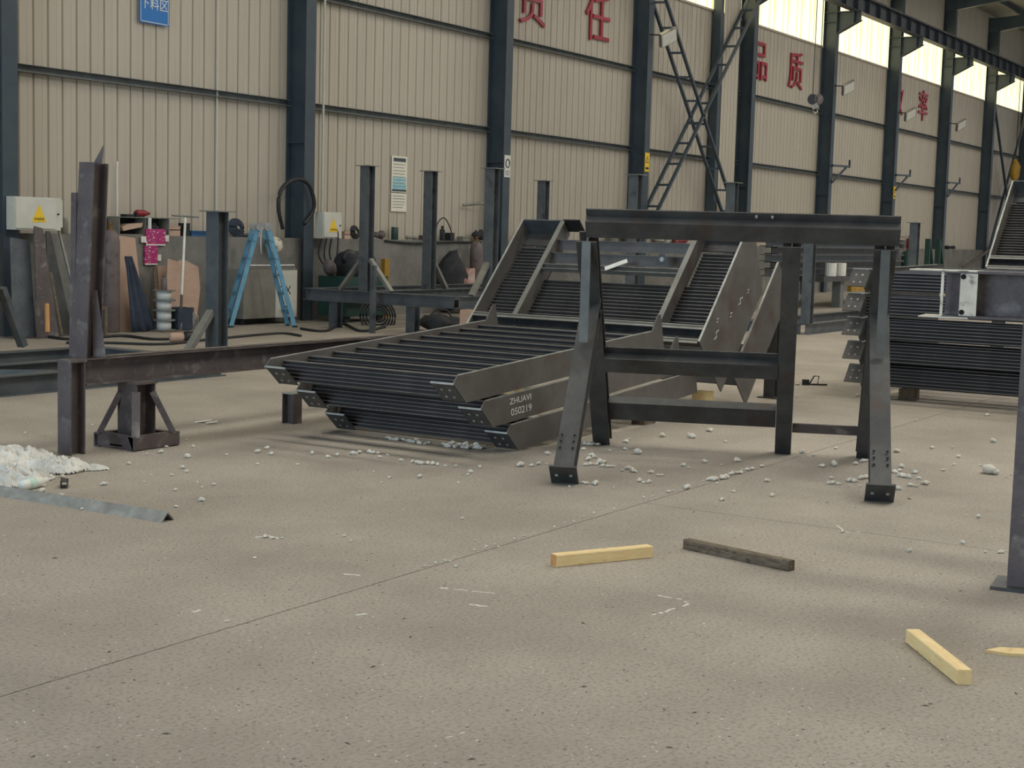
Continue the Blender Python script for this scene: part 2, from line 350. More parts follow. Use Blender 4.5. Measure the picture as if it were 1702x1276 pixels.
colsign(49.1, 3.0, 3.4, YELLOW, 'small yellow plate on the far column near the wall arms', 'tri')
def ctrlbox(x0, x1, z0, z1, y, lab):
    p = thing('control_box', lab, 'control box', ((x0+x1)/2, y, z0), 'grey electric control boxes')
    MB().box((x0, y-.02, z0), (x1, y+.14, z1)).build('cabinet', GREY, p)
    d = MB().box((x0+.012, y-.04, z0+.02), (x1-.09, y-.02, z1-.02)).build('door', GREY, p)
    zc = (z0+z1)/2; xc = (x0+x1)/2
    MB().prism([(-.12, -.09), (.12, -.09), (0, .14)], (xc, y-.04, zc-.02), (xc, y-.044, zc-.02), X1, Z1).build('warning_triangle', YELLOW, d)
    text('有电危险', .042, (xc, y-.045, zc-.085), X1, Z1, BLACK, 'warning_text', d, .001)
    MB().lathe([(.012, 0), (.012, .02)], (x1-.05, y-.02, zc), 8, -Y1).build('lock', BLACK, p)
    return p
c1 = ctrlbox(13.02, 13.78, 1.40, 1.83, 15.85, 'pale grey control box with a yellow triangle beside the jar on the ledge')
MB().box((13.76, 15.84, 1.44), (13.82, 15.86, 1.80)).build('side_flap', GREY, c1)
c2 = ctrlbox(19.27, 19.76, 1.36, 1.79, 15.86, 'pale grey control box with a yellow triangle beside the hose loop column')
def cable(pts, r, name, m, lab, cat='cable', group=None, parent=None, n=6):
    sm = []; pts = [V(p) for p in pts]
    for i in range(len(pts)-1):
        p0 = pts[max(i-1, 0)]; p1 = pts[i]; p2 = pts[i+1]; p3 = pts[min(i+2, len(pts)-1)]
        for k in range(6):
            t = k/6; sm.append(.5*((2*p1)+(p2-p0)*t+(2*p0-5*p1+4*p2-p3)*t*t+(3*p1-p0-3*p2+p3)*t*t*t))
    sm.append(pts[-1]); mb = MB().tube(sm, r, n)
    if parent: return mb.build(name, m, parent, True)
    return ground(mb, name, m, lab, cat, group, smooth=True)
for i, dx in enumerate((.08, .2, .3)):
    cable([OY(535+i*8, 396, 15.9), OY(530+i*9, 425, 15.95), OY(545-i*4+i*i*6, 455, 15.95), OY(528+i*12, 480, 15.9)], .013, 'supply_cable', RUBBER, None, parent=c2)
cable([OY(556, 376, 15.84), OY(562, 390, 15.82), OY(560, 430, 15.84), OY(560, 470, 15.9)], .013, 'supply_cable', RUBBER, None, parent=c2)
MB().tube([(19.55, 16.1, 1.79), (19.55, 16.1, 7.0)], .02, 8).build('conduit', GREY, c2)
cable([OY(470, 380, 15.95), OY(463, 345, 15.92), OY(468, 315, 15.92), OY(490, 298, 15.92), OY(512, 305, 15.92), OY(522, 335, 15.92), OY(518, 355, 15.95), OY(505, 372, 15.95)], .035, 'hose_loop', RUBBER, 'thick black hose hung in a loop over the wall column', 'hose')

# ---- floodlights, wall arms, crane hook
def flood(cx, z, lab):
    p = thing('flood_light', lab, 'lamp', (cx, 15.75, z), 'flood lights on the columns')
    MB().bar((cx-.05, YF, z+.12), (cx-.05, 15.78, z+.10), .03, .03).build('bracket', BLACK, p)
    a = unit((.62, -.35, .35)); n = unit(V((-.55, -.62, -.55))-a*V((-.55, -.62, -.55)).dot(a)); b = n.cross(a)
    MB().obox((cx+.22, 15.68, z+.08), a, b, n, .46, .34, .09).build('housing', CHROME, p)
    MB().obox(V((cx+.22, 15.68, z+.08))+n*.045, a, b, n, .40, .28, .012).build('glass', WHITE, p)
for i, cx in ((3, 'a pale flood light on the column left of the lattice brace'), (5, 'a pale flood light on the column right of the crane hook'), (6, 'a pale flood light on the column left of the farthest red letters'), (7, 'a pale flood light on the column right of the farthest red letters')):
    flood(COLX[i+1], {3: 6.0, 5: 6.0, 6: 5.7, 7: 5.8}[i], cx)
def arm(cx, lab):
    p = thing('wall_arm', lab, 'bracket', (cx, 15.95, 3.3), 'wall arms on the columns')  # plain bracket arm on the column, carries no hose
    MB().bar((cx-.05, 15.95, 3.78), (cx+1.4, 15.95, 3.82), .06, .06).build('arm', COLM, p)
    MB().bar((cx-.05, 15.95, 3.28), (cx+1.1, 15.95, 3.78), .05, .05).build('brace', COLM, p)
    MB().bar((cx+1.38, 15.95, 3.78), (cx+1.38, 15.95, 4.02), .05, .05, X1).build('upright', COLM, p)
arm(COLX[6]+.05, 'thin triangular wall arm on the column right of the crane hook')
arm(COLX[7]+.05, 'thin triangular wall arm on the column left of the farthest red letters')
arm(COLX[8]+.05, 'thin triangular wall arm on the column right of the farthest red letters')
hk = ray(1356, 165)*24; hk = V((hk.x, hk.y, hk.z+H))
p = thing('crane_hook', 'hanging crane hook block with two dark sheave plates on thin wires', 'crane hook', hk)
a = cr.copy(); a.z = 0; a.normalize(); dn = V((a.y, -a.x, 0))
for s_ in (-1, 1):
    c = hk+a*(.05*s_)
    MB().lathe([(.08, -.015), (.088, 0), (.08, .015)], c+dn*(.0), 16, unit(dn+a*.5*s_)).build('sheave_plate', BLACK if s_ < 0 else RUST, p)
    MB().tube([c+Z1*.08, c+V((0, 0, 5.6))], .007, 5).build('wire', BLACK, p)
MB().box(hk-V((.03, .03, .12)), hk+V((.03, .03, -.06))).build('swivel', CHROME, p)
MB().tube([hk+Z1*-.10, hk+a*-.01+Z1*-.13, hk+a*-.035+Z1*-.16, hk+a*-.035+Z1*-.20, hk+a*.0+Z1*-.225, hk+a*.035+Z1*-.20, hk+a*.035+Z1*-.175], .013, 8).build('hook', CHROME, p, True)
MB().box((hk.x-.4, hk.y-.9, hk.z+5.5), (hk.x+.4, hk.y+.9, hk.z+5.9)).build('hoist', CRANE, p)
MB().box((hk.x-.25, -12, hk.z+5.9), (hk.x+.25, 15.1, hk.z+6.4)).build('bridge_girder', CRANE, p)

# ================================================================ LARGE STEELWORK
H125 = iprof(.125, .125, .009, .010); H100 = iprof(.11, .11, .008, .009); H150 = iprof(.15, .15, .008, .010)
ZP = [(-.075, .0625), (-.075, .0525), (.0435, .0525), (.0435, -.0125), (.105, -.0125), (.105, -.0035), (.0525, -.0035), (.0525, .0625)]
# ---- A-shaped propped frame in the middle
e = unit((.368, -.93, 0)); dd = V((.93, .368, 0)).normalized()
Fm = V((8.335, 3.71, 0)); Rm = V((10.083, 4.402, 0)); HW = .953
al = unit(dd*-.78+Z1); nn = unit(-dd-Z1*.78)                    # along the leaning legs / out of their plane
fr = thing('steel_trestle', 'dark steel propped frame of wide-flange beams with two footed front legs', 'steel frame', Fm+dd*.9)
def rear(t, z): return Rm+e*t-dd*(.78*z)+Z1*z
for t in (-HW, HW):
    MB().prism(H125, rear(t, .0), rear(t, 1.53), e, nn).build('rear_leg', STEEL, fr)
MB().prism(iprof(.115, .10, .008, .009), rear(.37, 0), rear(.37, 1.53), e, nn).build('middle_post', STEEL, fr)
MB().prism(ZP, rear(-HW-.0, 1.625), rear(HW+.08, 1.625), al, nn).build('top_beam', STEEL, fr)
MB().prism(ZP, rear(-HW+.06, .68), rear(.31, .68), al, nn).build('rail', STEEL, fr)
MB().prism(cprof(.07, .17, .008), rear(-HW+.06, .27), rear(.31, .27), -nn, al).build('rail', STEEL, fr)
MB().prism(lprof(.07, .09, .008), rear(.43, .17), rear(HW-.05, .17), -nn, al).build('rail', RUST, fr)
for t in (-HW, HW):
    J = rear(t, 1.06)-nn*0; Ft = Fm+e*t; b = unit(J-Ft); m_ = unit(e.cross(b)); m_ = m_ if m_.z > 0 else -m_
    C = Ft+m_*.086+b*.006
    lg = MB().prism(H125, C+b*.006, J+m_*.02, e, m_).build('front_leg', STEEL, fr)
    pl = MB().obox(C, e, m_, b, .172, .17, .012).build('foot_plate', STEEL, fr)
    for q in (-.045, .045): MB().lathe([(.011, 0), (.011, .004)], C-b*.0065+e*q, 10, -b).build('bolt_hole', EDGE, pl)
    for k in range(3):
        for q in (-.04, .04): MB().lathe([(.008, 0), (.008, .003)], C+b*(.16+.05*k)+m_*.0625+e*q, 8, m_).build('bolt_hole', HOLE, lg)
    base = Ft+dd*.72; off = -dd*.10
    MB().prism(cprof(.03, .058, .006), base+off+Z1*.84+e*.0, base+off+Z1*1.50, dd, e).build('tie_channel', mat('tie_channel_steel', (92, 95, 92), (110, 112, 108), 6, .45, metal=.3), fr)
    MB().obox(rear(t, 1.44)+nn*.068, e, al, nn, .135, .26, .008).build('gusset', STEEL, fr)

for t in (.14, .24): MB().lathe([(.009, 0), (.009, .012)], rear(t, 1.625)+al*.085-nn*.0, 8, nn).build('bolt', EDGE, fr)
# ---- treaded flights: stringers, end plates, tread bars
def flight(name, lab, group, O, tau, wid, hgt, length, ntr, side=1, bars=6, first=.17, pitch=.285, plates='in', ear=True, pm=PLATE, bm=BAR, onlyfront=99, flip=False):
    O = V(O); u = V((math.cos(tau), 0, math.sin(tau))); wv = V((-math.sin(tau), 0, math.cos(tau)))
    f = thing(name, lab, 'stair flight', O+wv*-hgt, group)
    L = length
    pr = [(.0, -.05), (.05, 0)]+([(L-.22, 0), (L-.12, .12), (L-.07, .125), (L, -hgt)] if ear else [(L, 0), (L, -hgt)])+[(.5*hgt+.05, -hgt)]
    if flip: pr = [(.5*hgt+.05, 0), (L, 0), (L, -hgt), (.05, -hgt), (0, -hgt+.05)]
    for y in (0, -wid):
        MB().prism(pr, O+Y1*(y-.006), O+Y1*(y+.006), u, wv).build('stringer', pm, f)
        # pale strip painting back-lit glare along the top edge
        MB().bar(O+Y1*y+u*.06+wv*.002, O+Y1*y+u*(L-.24)+wv*.002, .014, .006, wv).build('stringer_glare', EDGE, f)
        d = unit(u*(.5*hgt+.05)-wv*(hgt-.05)); s_ = (1 if y < 0 else -1)*(1 if plates == 'in' else -1)
        c0 = O+Y1*y-wv*.05
        if flip: d = unit(u*-(.5*hgt+.05)-wv*(hgt-.05)); c0 = O+Y1*y+u*(.5*hgt+.05)
        nrm = unit(d.cross(Y1))
        pw = .18; pl = MB().obox(c0+d*(hgt*.52)+Y1*(s_*pw/2), Y1, d, nrm, pw, hgt*.98, .008).build('end_plate', STEEL, f)
        MB().bar(c0+Y1*(-.006*s_), c0+Y1*(s_*pw), .012, .012).build('plate_edge', EDGE, pl)
        for q, z in ((.06, .07), (.125, .07), (.06, .15), (.125, .15)):
            MB().lathe([(.010, -.006), (.010, .006)], c0+d*(z*hgt/.195)+Y1*(s_*q), 8, nrm).build('bolt_hole', EDGE, pl)
    hp = hgt-.04; bmesh_ = MB().box((-.016, -wid+.007, -.0035), (.016, -.007, .0035)).mesh('tread_bar', bm)
    pmesh = MB().box((.010, -wid+.007, -hp/2), (.016, -.007, hp/2)).mesh('tread_backing', DARKST)  # dark plate behind the bars, added to keep the tread gaps dark
    for k in range(ntr):
        if first+k*pitch < L-.15: place('tread_backing', pmesh, O+u*(first+k*pitch+.03-.012*(bars-1)/2)+wv*(-.03-hp/2+.012), f, (0, -tau+math.radians(12)*0+math.atan2(.012*bars, hp), 0))
        for j in range(bars if k < onlyfront else 2):
            ub = first+k*pitch; wb_ = -.03-j*((hgt-.04)/bars)
            if ub > L-.15: continue
            P = O+u*(ub+.03-.012*j)+wv*wb_
            place('tread_bar', bmesh_, P, f, (0, -tau, 0))
    return f
G = 'stacked stair flights beside the propped frame'
T0 = math.radians(3.6)
flight('stair_flight', 'top stair flight of the low three-high stack', G, (8.10, 7.17, .59), T0, 1.63, .195, 3.1, 10, onlyfront=10)
f2 = flight('stair_flight', 'middle stair flight of the low three-high stack, lettering on its side', G, (8.44, 7.17, .393), T0, 1.63, .195, 3.1, 2)
f3 = flight('stair_flight', 'bottom stair flight of the low three-high stack, on the floor', G, (8.78, 7.17, .196), T0, 1.63, .195, 3.1, 2)
tu = V((math.cos(T0), 0, math.sin(T0))); tw = V((-math.sin(T0), 0, math.cos(T0)))
text('ZHUAVI', .062, V((8.80, 5.532, .345)), tu, tw, CHALK, 'stencil_text', f2, .001, 'LEFT', 1.3)
text('050219', .072, V((8.82, 5.532, .265)), tu, tw, CHALK, 'stencil_text', f2, .001, 'LEFT', 1.3)
def chalk(pts, parent, r=.004): MB().tube(pts, r, 4).build('chalk_mark', CHALK, parent)
# timber and stub supports under the raised far end
for y in (5.6, 7.1): ground(MB().box((10.9, y-.06, 0), (11.1, y+.06, .125)), 'timber_block', OLDW, 'short dark timber block under the far end of the low stack, '+('trestle' if y < 6 else 'wall')+' side', 'timber', 'blocks under the low stack')
st = thing('support_stub', 'short rusty beam stub standing at the left corner of the low stack', 'steel stub', F(485, 703))
q = F(485, 703); MB().beam(q, q+Z1*.235, Y1, H100).build('stub', RUST, st); MB().box((q.x-.06, q.y-.06, .235), (q.x+.06, q.y+.06, .245)).build('cap', EDGE, st)

# ---- inclined grate units behind the stack
u = unit((.69, 0, .725)); wv = unit((.725, 0, -.69)); vv = -Y1
def grate(name, lab, O, wid, length, dep, detail=True, m=PLATE):
    O = V(O); g = thing(name, lab, 'grate unit', O+wv*dep, 'inclined grate units')
    def P(a, b, c): return O+u*a+vv*b+wv*c
    pr = [(0, 0), (length, 0), (length, dep*.35), (length*.86, dep), (0, dep)]
    for b in (0, wid):
        MB().prism(pr, P(0, b-.006, 0), P(0, b+.006, 0), u, wv).build('side_plate', m, g)
        MB().bar(P(0, b, -.004), P(length, b, -.004), .018, .008, wv).build('plate_edge', EDGE, g)
    if not detail:
        MB().obox(P(length*.2, wid/2, .2), u, vv, wv, length*.35, wid-.02, .01).build('dark_backing', STEEL, g)
        return g, P
    MB().obox(P(.46, wid/2, .215), u, vv, wv, .62, wid-.02, .006).build('dark_backing', DARKST, g)  # dark sheets added behind the grate bars to darken the gaps
    for b in (.23, wid-.23): MB().obox(P(1.0, b, .215), u, vv, wv, .45, .44, .006).build('dark_backing', DARKST, g)
    n = 26; bmesh_ = MB().obox((0, 0, 0), u, vv, wv, .008, wid-.02, .045).mesh('grate_bar', BAR)
    bmid = MB().obox((0, 0, 0), u, vv, wv, .008, .62, .045).mesh('grate_bar', BAR)
    for k in range(n):
        a = .16+k*.042
        if a < .76: place('grate_bar', bmesh_, P(a, wid/2, .17), g)
    sl = MB().obox((0, 0, 0), u, vv, wv, .008, .40, .045).mesh('grate_bar', BAR)
    for k in range(10):
        a = .78+k*.042
        place('grate_bar', sl, P(a, .22, .17), g); place('grate_bar', sl, P(a, wid-.22, .17), g)
    for b in (.46, wid-.46):
        MB().obox(P(length/2+.07, b, .09), u, vv, wv, length-.14, .012, .18).build('inner_rail', m, g)
        MB().obox(P(length/2+.07, b, -.003), u, vv, wv, length-.14, .05, .012).build('rail_flange', TIE, g)
    for a, w_ in ((.0, .05), (.155, .05)): MB().obox(P(a+.006, wid/2, .03), u, vv, wv, .012, wid-.02, .08).build('cross_bar', STEEL, g); MB().obox(P(a, wid/2, -.004), u, vv, wv, w_, wid-.02, .008).build('cross_bar_face', TIE, g)
    MB().obox(P(.08, wid/2, .075), u, vv, wv, .15, wid-.02, .008).build('cross_plate', STEEL, g)
    for b in (.23, wid-.23): MB().obox(P(length-.01, b, .1), u, vv, wv, .012, .44, .22).build('head_plate', STEELB, g); MB().obox(P(length-.12, b, .16), u, vv, wv, .16, .43, .01).build('head_tray', STEEL, g)
    MB().obox(P(length-.01, .56, .06), u, vv, wv, .012, .18, .16).build('bolt_plate', BLACK, g)
    MB().prism(cprof(.05, .06, .006), P(.80, .47, .05), P(.80, wid-.47, .05), -wv, u).build('channel', TIE, g)
    for a in (1.0, 1.17): MB().beam(P(a, .47, .10), P(a, wid-.47, .10), Z1, iprof(.07, .10, .006, .007)).build('channel', PLATE, g)
    lug = MB().prism([(-.07, 0), (.07, 0), (.05, .06), (.02, .1), (-.02, .1), (-.05, .06)], P(.80, 1.75, .0)+Z1*.05, P(.80, 1.75, .0)+Z1*.05-X1*.012, Y1, Z1).build('lifting_lug', STEEL, g)
    MB().lathe([(.022, 0), (.022, .004)], P(.80, 1.75, 0)+Z1*.10-X1*.012, 10, -X1).build('lug_eye', EDGE, lug)
    MB().obox(P(.82, 1.28, -.03), unit(vv*.85+u*.5), unit(u*.85-vv*.5), wv, .22, .05, .006).build('loose_strip', WHITE, g)
    return g, P
GO = V((11.65, 7.83, .66))
g1, P1 = grate('grate_unit', 'large inclined grate unit with two bar channels, leaning behind the low stack', GO, 2.40, 1.40, .68)
g2, P2 = grate('grate_unit', 'second inclined grate unit tucked behind the leaning one, only its side plate in view', GO+u*.27+wv*.76, 2.40, 1.38, .44, False)
for (a, c, L_) in ((.75, .36, .10), (.55, .30, .06), (.2, .2, .12), (.95, .42, .05), (.33, .12, .05)):
    pts = [P1(a, 2.412, c), P1(a+L_*.4, 2.412, c+.02), P1(a+L_*.55, 2.412, c-.015), P1(a+L_, 2.412, c+.01)]; chalk(pts, g1)
for y in (5.6, 7.6):
    ground(MB().box((12.06, y-.07, 0), (12.22, y+.07, .185)), 'timber_block', WOOD, 'pale timber block carrying the foot of the inclined grate unit, '+('trestle' if y < 6 else 'wall')+' side', 'timber', 'blocks under the grate unit')
    pr_ = thing('prop_post', 'dark prop post behind the inclined grate units, '+('trestle' if y < 6 else 'wall')+' side', 'prop', (13.6, y, 0), 'props behind the grate units'); MB().beam((13.72, y, 0), (13.72, y, .78), X1, H100).build('post', STEEL, pr_); MB().box((13.62, y-.1, 0), (13.82, y+.1, .012)).build('base', STEEL, pr_)

# ---- right hand stack of flights
G2 = 'tall stack of stair flights behind the right leg'
nm = ['bottom', 'second', 'third', 'fourth', 'top']
dx = [.10, .02, -.03, -.05, .06]
for i in range(5):
    flight('stair_flight', nm[i]+' stair flight of the tall five-high stack at the right', G2, (14.1+dx[i], 4.86, .10+.236*(i+1)), math.radians(1.0), 2.35, .225, 2.6, 3 if i < 4 else 8, plates='out', ear=False, pm=STEEL, bm=BAR, bars=6, onlyfront=1, flip=True, first=.2)
for y in (2.9, 4.5):
    for x in (14.6, 16.2): ground(MB().box((x-.08, y-.08, 0), (x+.08, y+.08, .112)), 'timber_block', OLDW, 'dark timber block lifting the tall five-high stack off the floor', 'timber', 'blocks under the tall stack')
tilt = Matrix.Rotation(0, 3, 'Y')
gO = OX(1652, 420, 17.6); 
g3, P3 = grate('grate_unit', 'third inclined grate unit standing beyond the tall stack at the right edge', V((17.3, gO.y, 1.30)), 2.40, 1.40, .5)
tb = thing('work_trestle', 'low steel trestle carrying the third grate unit at the right edge', 'trestle', (18, gO.y-1.2, 0))
for y in (gO.y-.1, gO.y-2.3):
    MB().beam((17.2, y, 1.0), (19.4, y, 1.0), Z1, H150).build('beam', STEELB, tb)
    for x in (17.6, 19.1): MB().beam((x, y, 0), (x, y, .925), X1, H125).build('leg', STEELB, tb)

# ---- white-ended beam on its post at the right edge
PB = V((6.93, 1.58, 0)); bd = unit((.12, -1, 0)); bn = unit((-1, -.12, 0))
pb = thing('beam_on_post', 'dark wide beam with white primed end, carried by a footed post at the right', 'steel beam', PB)
LE = PB-bd*.40
MB().beam(LE+Z1*1.325, PB+bd*1.6+Z1*1.325, Z1, iprof(.2, .215, .008, .012)).build('beam', RUST, pb)
MB().obox(LE+Z1*1.43, bd, bn, Z1, .30, .204, .006).build('primed_edge', PRIMER, pb)
MB().obox(LE+bd*.01+Z1*1.219, bd, bn, Z1, .22, .204, .006).build('primed_edge', PRIMER, pb)
MB().obox(LE+Z1*1.325+bn*.095, bd, bn, Z1, .012, .012, .2).build('end_edge', PRIMER, pb)
wp = MB().obox(LE+bd*.115+Z1*1.325+bn*.09, bd, bn, Z1, .075, .008, .195).build('cleat_plate', PRIMER, pb)
for z in (.08, -.08): MB().lathe([(.012, 0), (.012, .003)], LE+bd*.09+Z1*(1.325+z)+bn*.094, 10, bn).build('bolt_hole', HOLE, wp)
MB().beam(PB+bd*.03, PB+bd*.03+Z1*1.22, bn, iprof(.15, .15, .008, .011)).build('post', RUST, pb)
MB().obox(PB+bd*.06+Z1*.008, bd, bn, Z1, .34, .26, .016).build('base_plate', STEEL, pb)

# ---- left: long beam on a braced stand and square post
lb = thing('long_beam', 'long rusty beam laid on the braced stand at the left', 'steel beam', (9, 7.72, .455))
MB().beam((6.87, 7.72, .545), (11.25, 7.72, .545), Z1, iprof(.15, .18, .008, .011)).build('beam', RUST, lb)
MB().box((6.9, 7.66, .631), (11.2, 7.70, .635)).build('top_edge', EDGE, lb)
sd = thing('braced_stand', 'rusty welded stand with four braces on a beam base, carrying the long beam', 'stand', (7.33, 7.66, 0))
c = V((7.33, 7.66, 0))
for s_ in (-1, 1):
    MB().beam(c+V((-.215, s_*.19, .05)), c+V((.215, s_*.19, .05)), Z1, cprof(.05*s_, .1, .008)).build('base_rail', RUST, sd)
    MB().beam(c+V((s_*.19, -.19, .05)), c+V((s_*.19, .19, .05)), Z1, cprof(.05*-s_, .1, .008)).build('base_rail', RUST, sd)
MB().box(c+V((-.19, -.06, .02)), c+V((.19, .06, .03))).build('base_plate', RUST, sd)
MB().beam(c+Z1*.03, c+Z1*.437, X1, iprof(.18, .18, .009, .011)).build('stem', RUST, sd)
MB().box(c+V((-.1, -.1, .437)), c+V((.1, .1, .4545))).build('top_plate', RUST, sd)
for sx in (-1, 1):
    for sy in (-1, 1):
        MB().bar(c+V((sx*.18, sy*.18, .08)), c+V((sx*.075, sy*.075, .38)), .055, .04).build('brace', RUST, sd)
sp = thing('square_post', 'rusty wide-flange post with a worn cap under the end of the long beam', 'steel post', (6.78, 7.69, 0))
MB().beam((6.78, 7.69, 0), (6.78, 7.69, .615), X1, H125).build('post', RUST, sp)
MB().box((6.71, 7.62, .615), (6.85, 7.76, .632)).build('cap', RUST, sp)
tp = thing('upright_offcut', 'tall rusty upright with a ragged cut top, standing on the long beam', 'steel post', (6.98, 7.76, .632))
mb = MB().beam((6.97, 7.76, .633), (7.02, 7.74, 1.93), X1, iprof(.14, .13, .008, .010)); mb.build('post', RUST, tp)
MB().prism([(0, 0), (.06, .0), (.07, .13)], (7.01, 7.74, 1.92), (7.018, 7.745, 1.92), unit((.53, -.85, 0)), Z1).build('torn_corner', RUST, tp)
MB().prism([(0, 0), (.09, 0), (.03, .45), (0, .45)], (6.99, 7.72, .633), (6.985, 7.715, .633), unit((.53, -.85, 0)), Z1).build('stiffener', RUST, tp)
MB().bar((6.92, 7.84, .633), (6.94, 7.84, 1.73), .05, .012).build('side_strip', RUST, tp)

# ---- base frames with posts
def postframe(name, lab, xs, ys, z0, posts, ptop, m=STEELB, cross=True, legs=()):
    x0, x1 = xs; g = thing(name, lab, 'steel frame', ((x0+x1)/2, (ys[0]+ys[-1])/2, z0 if not legs else 0))
    for y in ys: MB().beam((x0, y, z0+.09), (x1, y, z0+.09), Z1, iprof(.15, .18, .008, .011)).build('base_beam', m, g)
    for x in (x0, x1): MB().beam((x, ys[0]+.08, z0+.09), (x, ys[-1]-.08, z0+.09), Z1, iprof(.15, .18, .008, .011)).build('base_beam', m, g)
    for (px, py, dirs) in posts:
        MB().beam((px, py, z0+.18), (px, py, ptop-.012), X1, iprof(.16, .16, .009, .012)).build('post', m, g)
        MB().box((px-.13, py-.13, ptop-.012), (px+.13, py+.13, ptop)).build('cap_plate', TIE, g)
        for d in dirs:
            d = V(d); MB().bar(V((px, py, z0+.19))+d*.48, V((px, py, z0+.66))+d*.08, .09, .05).build('knee_brace', TIE, g)
    for (lx, ly) in legs: MB().beam((lx, ly, 0), (lx, ly, z0-.002), X1, H150).build('leg', m, g)
    return g
fa = postframe('post_frame', 'blue-grey beam frame lying on the floor at the left with one tall capped post', (5.2, 11.36), (10.66, 11.5, 12.55), 0, [(11.36, 10.72, [(-1, 0, 0)])], 1.68)
MB().bar((8.2, 11.9, .15), (9.3, 10.7, .15), .06, .06).build('diagonal', STEELB, fa)
MB().bar(OY(2, 478, 12.55), OY(38, 575, 12.55), .1, .06).build('knee_brace', STEELB, fa)
MB().beam((9.95, 12.55, .18), (9.95, 12.55, 1.68), X1, iprof(.16, .16, .009, .012)).build('post', STEELB, fa)
fb = postframe('post_frame', 'raised beam frame with four capped posts and knee braces before the cream wall', (17.87, 24.2), (12.15, 13.87, 15.0), .42,
    [(17.9, 13.87, [(0, 1, 0), (0, -1, 0)]), (19.53, 13.87, [(1, 0, 0)]), (18.6, 12.1, [(-1, 0, 0)]), (23.0, 13.87, [])], 2.475, legs=((18.2, 13.2), (18.1, 14.6), (19.2, 12.4), (23.6, 12.4), (23.8, 14.6)))
MB().bar((17.6, 13.5, 0), (17.6, 13.5, 1.0), .07, .07, X1).build('prop_bar', STEELB, fb)
fc = postframe('post_frame', 'raised beam frame with capped posts half hidden behind the inclined grate', (20.4, 24.6), (10.5, 11.7), .42, [(20.5, 10.72, []), (23.3, 10.36, [])], 2.475, legs=((20.6, 10.5), (24.3, 10.5), (20.6, 11.7), (24.3, 11.7)))
fd = postframe('post_frame', 'floor beam frame with a short post seen through the propped frame', (23.4, 29.5), (9.0, 10.1), 0, [(23.45, 9.0, [(0, 1, 0)]), (29.0, 9.0, [(-1, 0, 0)])], 1.95)

# ================================================================ THINGS ALONG THE WALL
LZ, LY = 1.35, 16.27
def L_(x): return OY(x, 395, LY).x
def lpx(x): return 1/ppm(V((L_(x), LY, LZ)))
def can(x, w_, h_, m, lab, cat='can', name='can', neck=None, cap=None, pos=None):
    P = pos or V((L_(x), LY, LZ)); k = 1/ppm(P); r = w_*k/2; hh = h_*k
    t = thing(name, lab, cat, P)
    pr = [(r*.92, 0), (r, .006), (r, hh*.72), (r*(neck or .97), hh*.8), (r*(neck or .97), hh*.86)] if neck or cap else [(r*.95, 0), (r, .006), (r, hh-.006), (r*.93, hh)]
    MB().lathe(pr, P, 14).build('body', m, t, True)
    if cap: MB().lathe([(r*(neck or .97)*1.05, hh*.86), (r*(neck or .97)*1.05, hh), (r*.2, hh+.004)], P, 14).build('cap', cap, t)
    else: MB().lathe([(r*.96, hh-.012), (r*.96, hh+.004)], P, 14).build('rim', CHROME, t)
    return t
can(107, 13, 27, GREYD, 'grey jar with a bright lid on the ledge beside the control box', 'jar', 'jar', .8, CHROME)
can(160, 13, 20, BLUEP, 'small blue cup on the ledge behind the ragged upright', 'cup', 'cup')
can(374, 5, 24, WHITE, 'slim white bottle on the ledge beside the coiled blue hose', 'bottle', 'bottle', .5, WHITE)
can(656, 12, 21, GREEN, 'dark green can with a pale rim on the ledge below the paper notice', 'can')
can(1514, 12, 22, REDP, 'red bottle on the far ledge above the green gas cylinder', 'bottle', 'bottle', .6, RUST)
can(1500, 9, 14, RUST, 'rusty tin on the far ledge beside the red bottle', 'can')
can(563, 8, 14, BLACK, 'black cup on the ledge beside the pink carton', 'cup', 'cup')
can(1018, 16, 22, GREYD, 'grey paint bucket on the ledge behind the top of the propped frame', 'bucket', 'bucket')
can(1040, 14, 20, RUST, 'rusty paint bucket on the ledge behind the top of the propped frame', 'bucket', 'bucket')
can(1062, 17, 22, GREYD, 'grey ribbed bucket beside the white bag on the ledge', 'bucket', 'bucket')
def carton(x, w_, h_, m, lab, name='carton', cat='box', d=.14, fl=True, z=LZ, y=LY):
    P = V((L_(x), y, z)); k = 1/ppm(P); a = w_*k*.62; hh = h_*k
    t = thing(name, lab, cat, P); MB().box(P+V((-a, -d/2, 0)), P+V((a, d/2, hh))).build('body', m, t)
    if fl: MB().box(P+V((-a*.98, -d/2-.003, hh*.62)), P+V((a*.98, -d/2, hh*.72))).build('band', BLACK, t); MB().box(P+V((-a*1.03, -d/2-.006, hh)), P+V((a*1.03, d/2, hh+.012))).build('lid', m, t)
    return t
carton(285, 20, 15, CARD, 'small pinkish carton with a lid on the ledge right of the tool crate')
carton(306, 9, 20, BLACK, 'narrow black box on the ledge beside the pinkish carton')
carton(326, 30, 8, BLUEP, 'long flat dark blue case on the ledge left of the capped post', 'case', 'case')
carton(572, 12, 11, CARD, 'tiny pink carton on the ledge beside the second control box')
carton(1253, 22, 16, PLYW, 'open brown tray of scrap on the far ledge behind the grate unit', 'tray', 'tray')
def coil(P, R, r, n, m, lab, name='hose_coil', cat='hose', ax=(0, -1, .2), turns=4, sq=1.0):
    t = thing(name, lab, cat, P-V((0, 0, R*sq))); ax = unit(ax); a = unit(ax.cross(Z1)); b = a.cross(ax)
    for k in range(turns):
        rr = R*(1-.16*k); c = P+ax*(.012*k)
        MB().tube([c+a*(rr*math.cos(q*2*math.pi/n))+b*(rr*sq*math.sin(q*2*math.pi/n)) for q in range(n+1)], r, 6).build('turn', m, t, True)
    return t
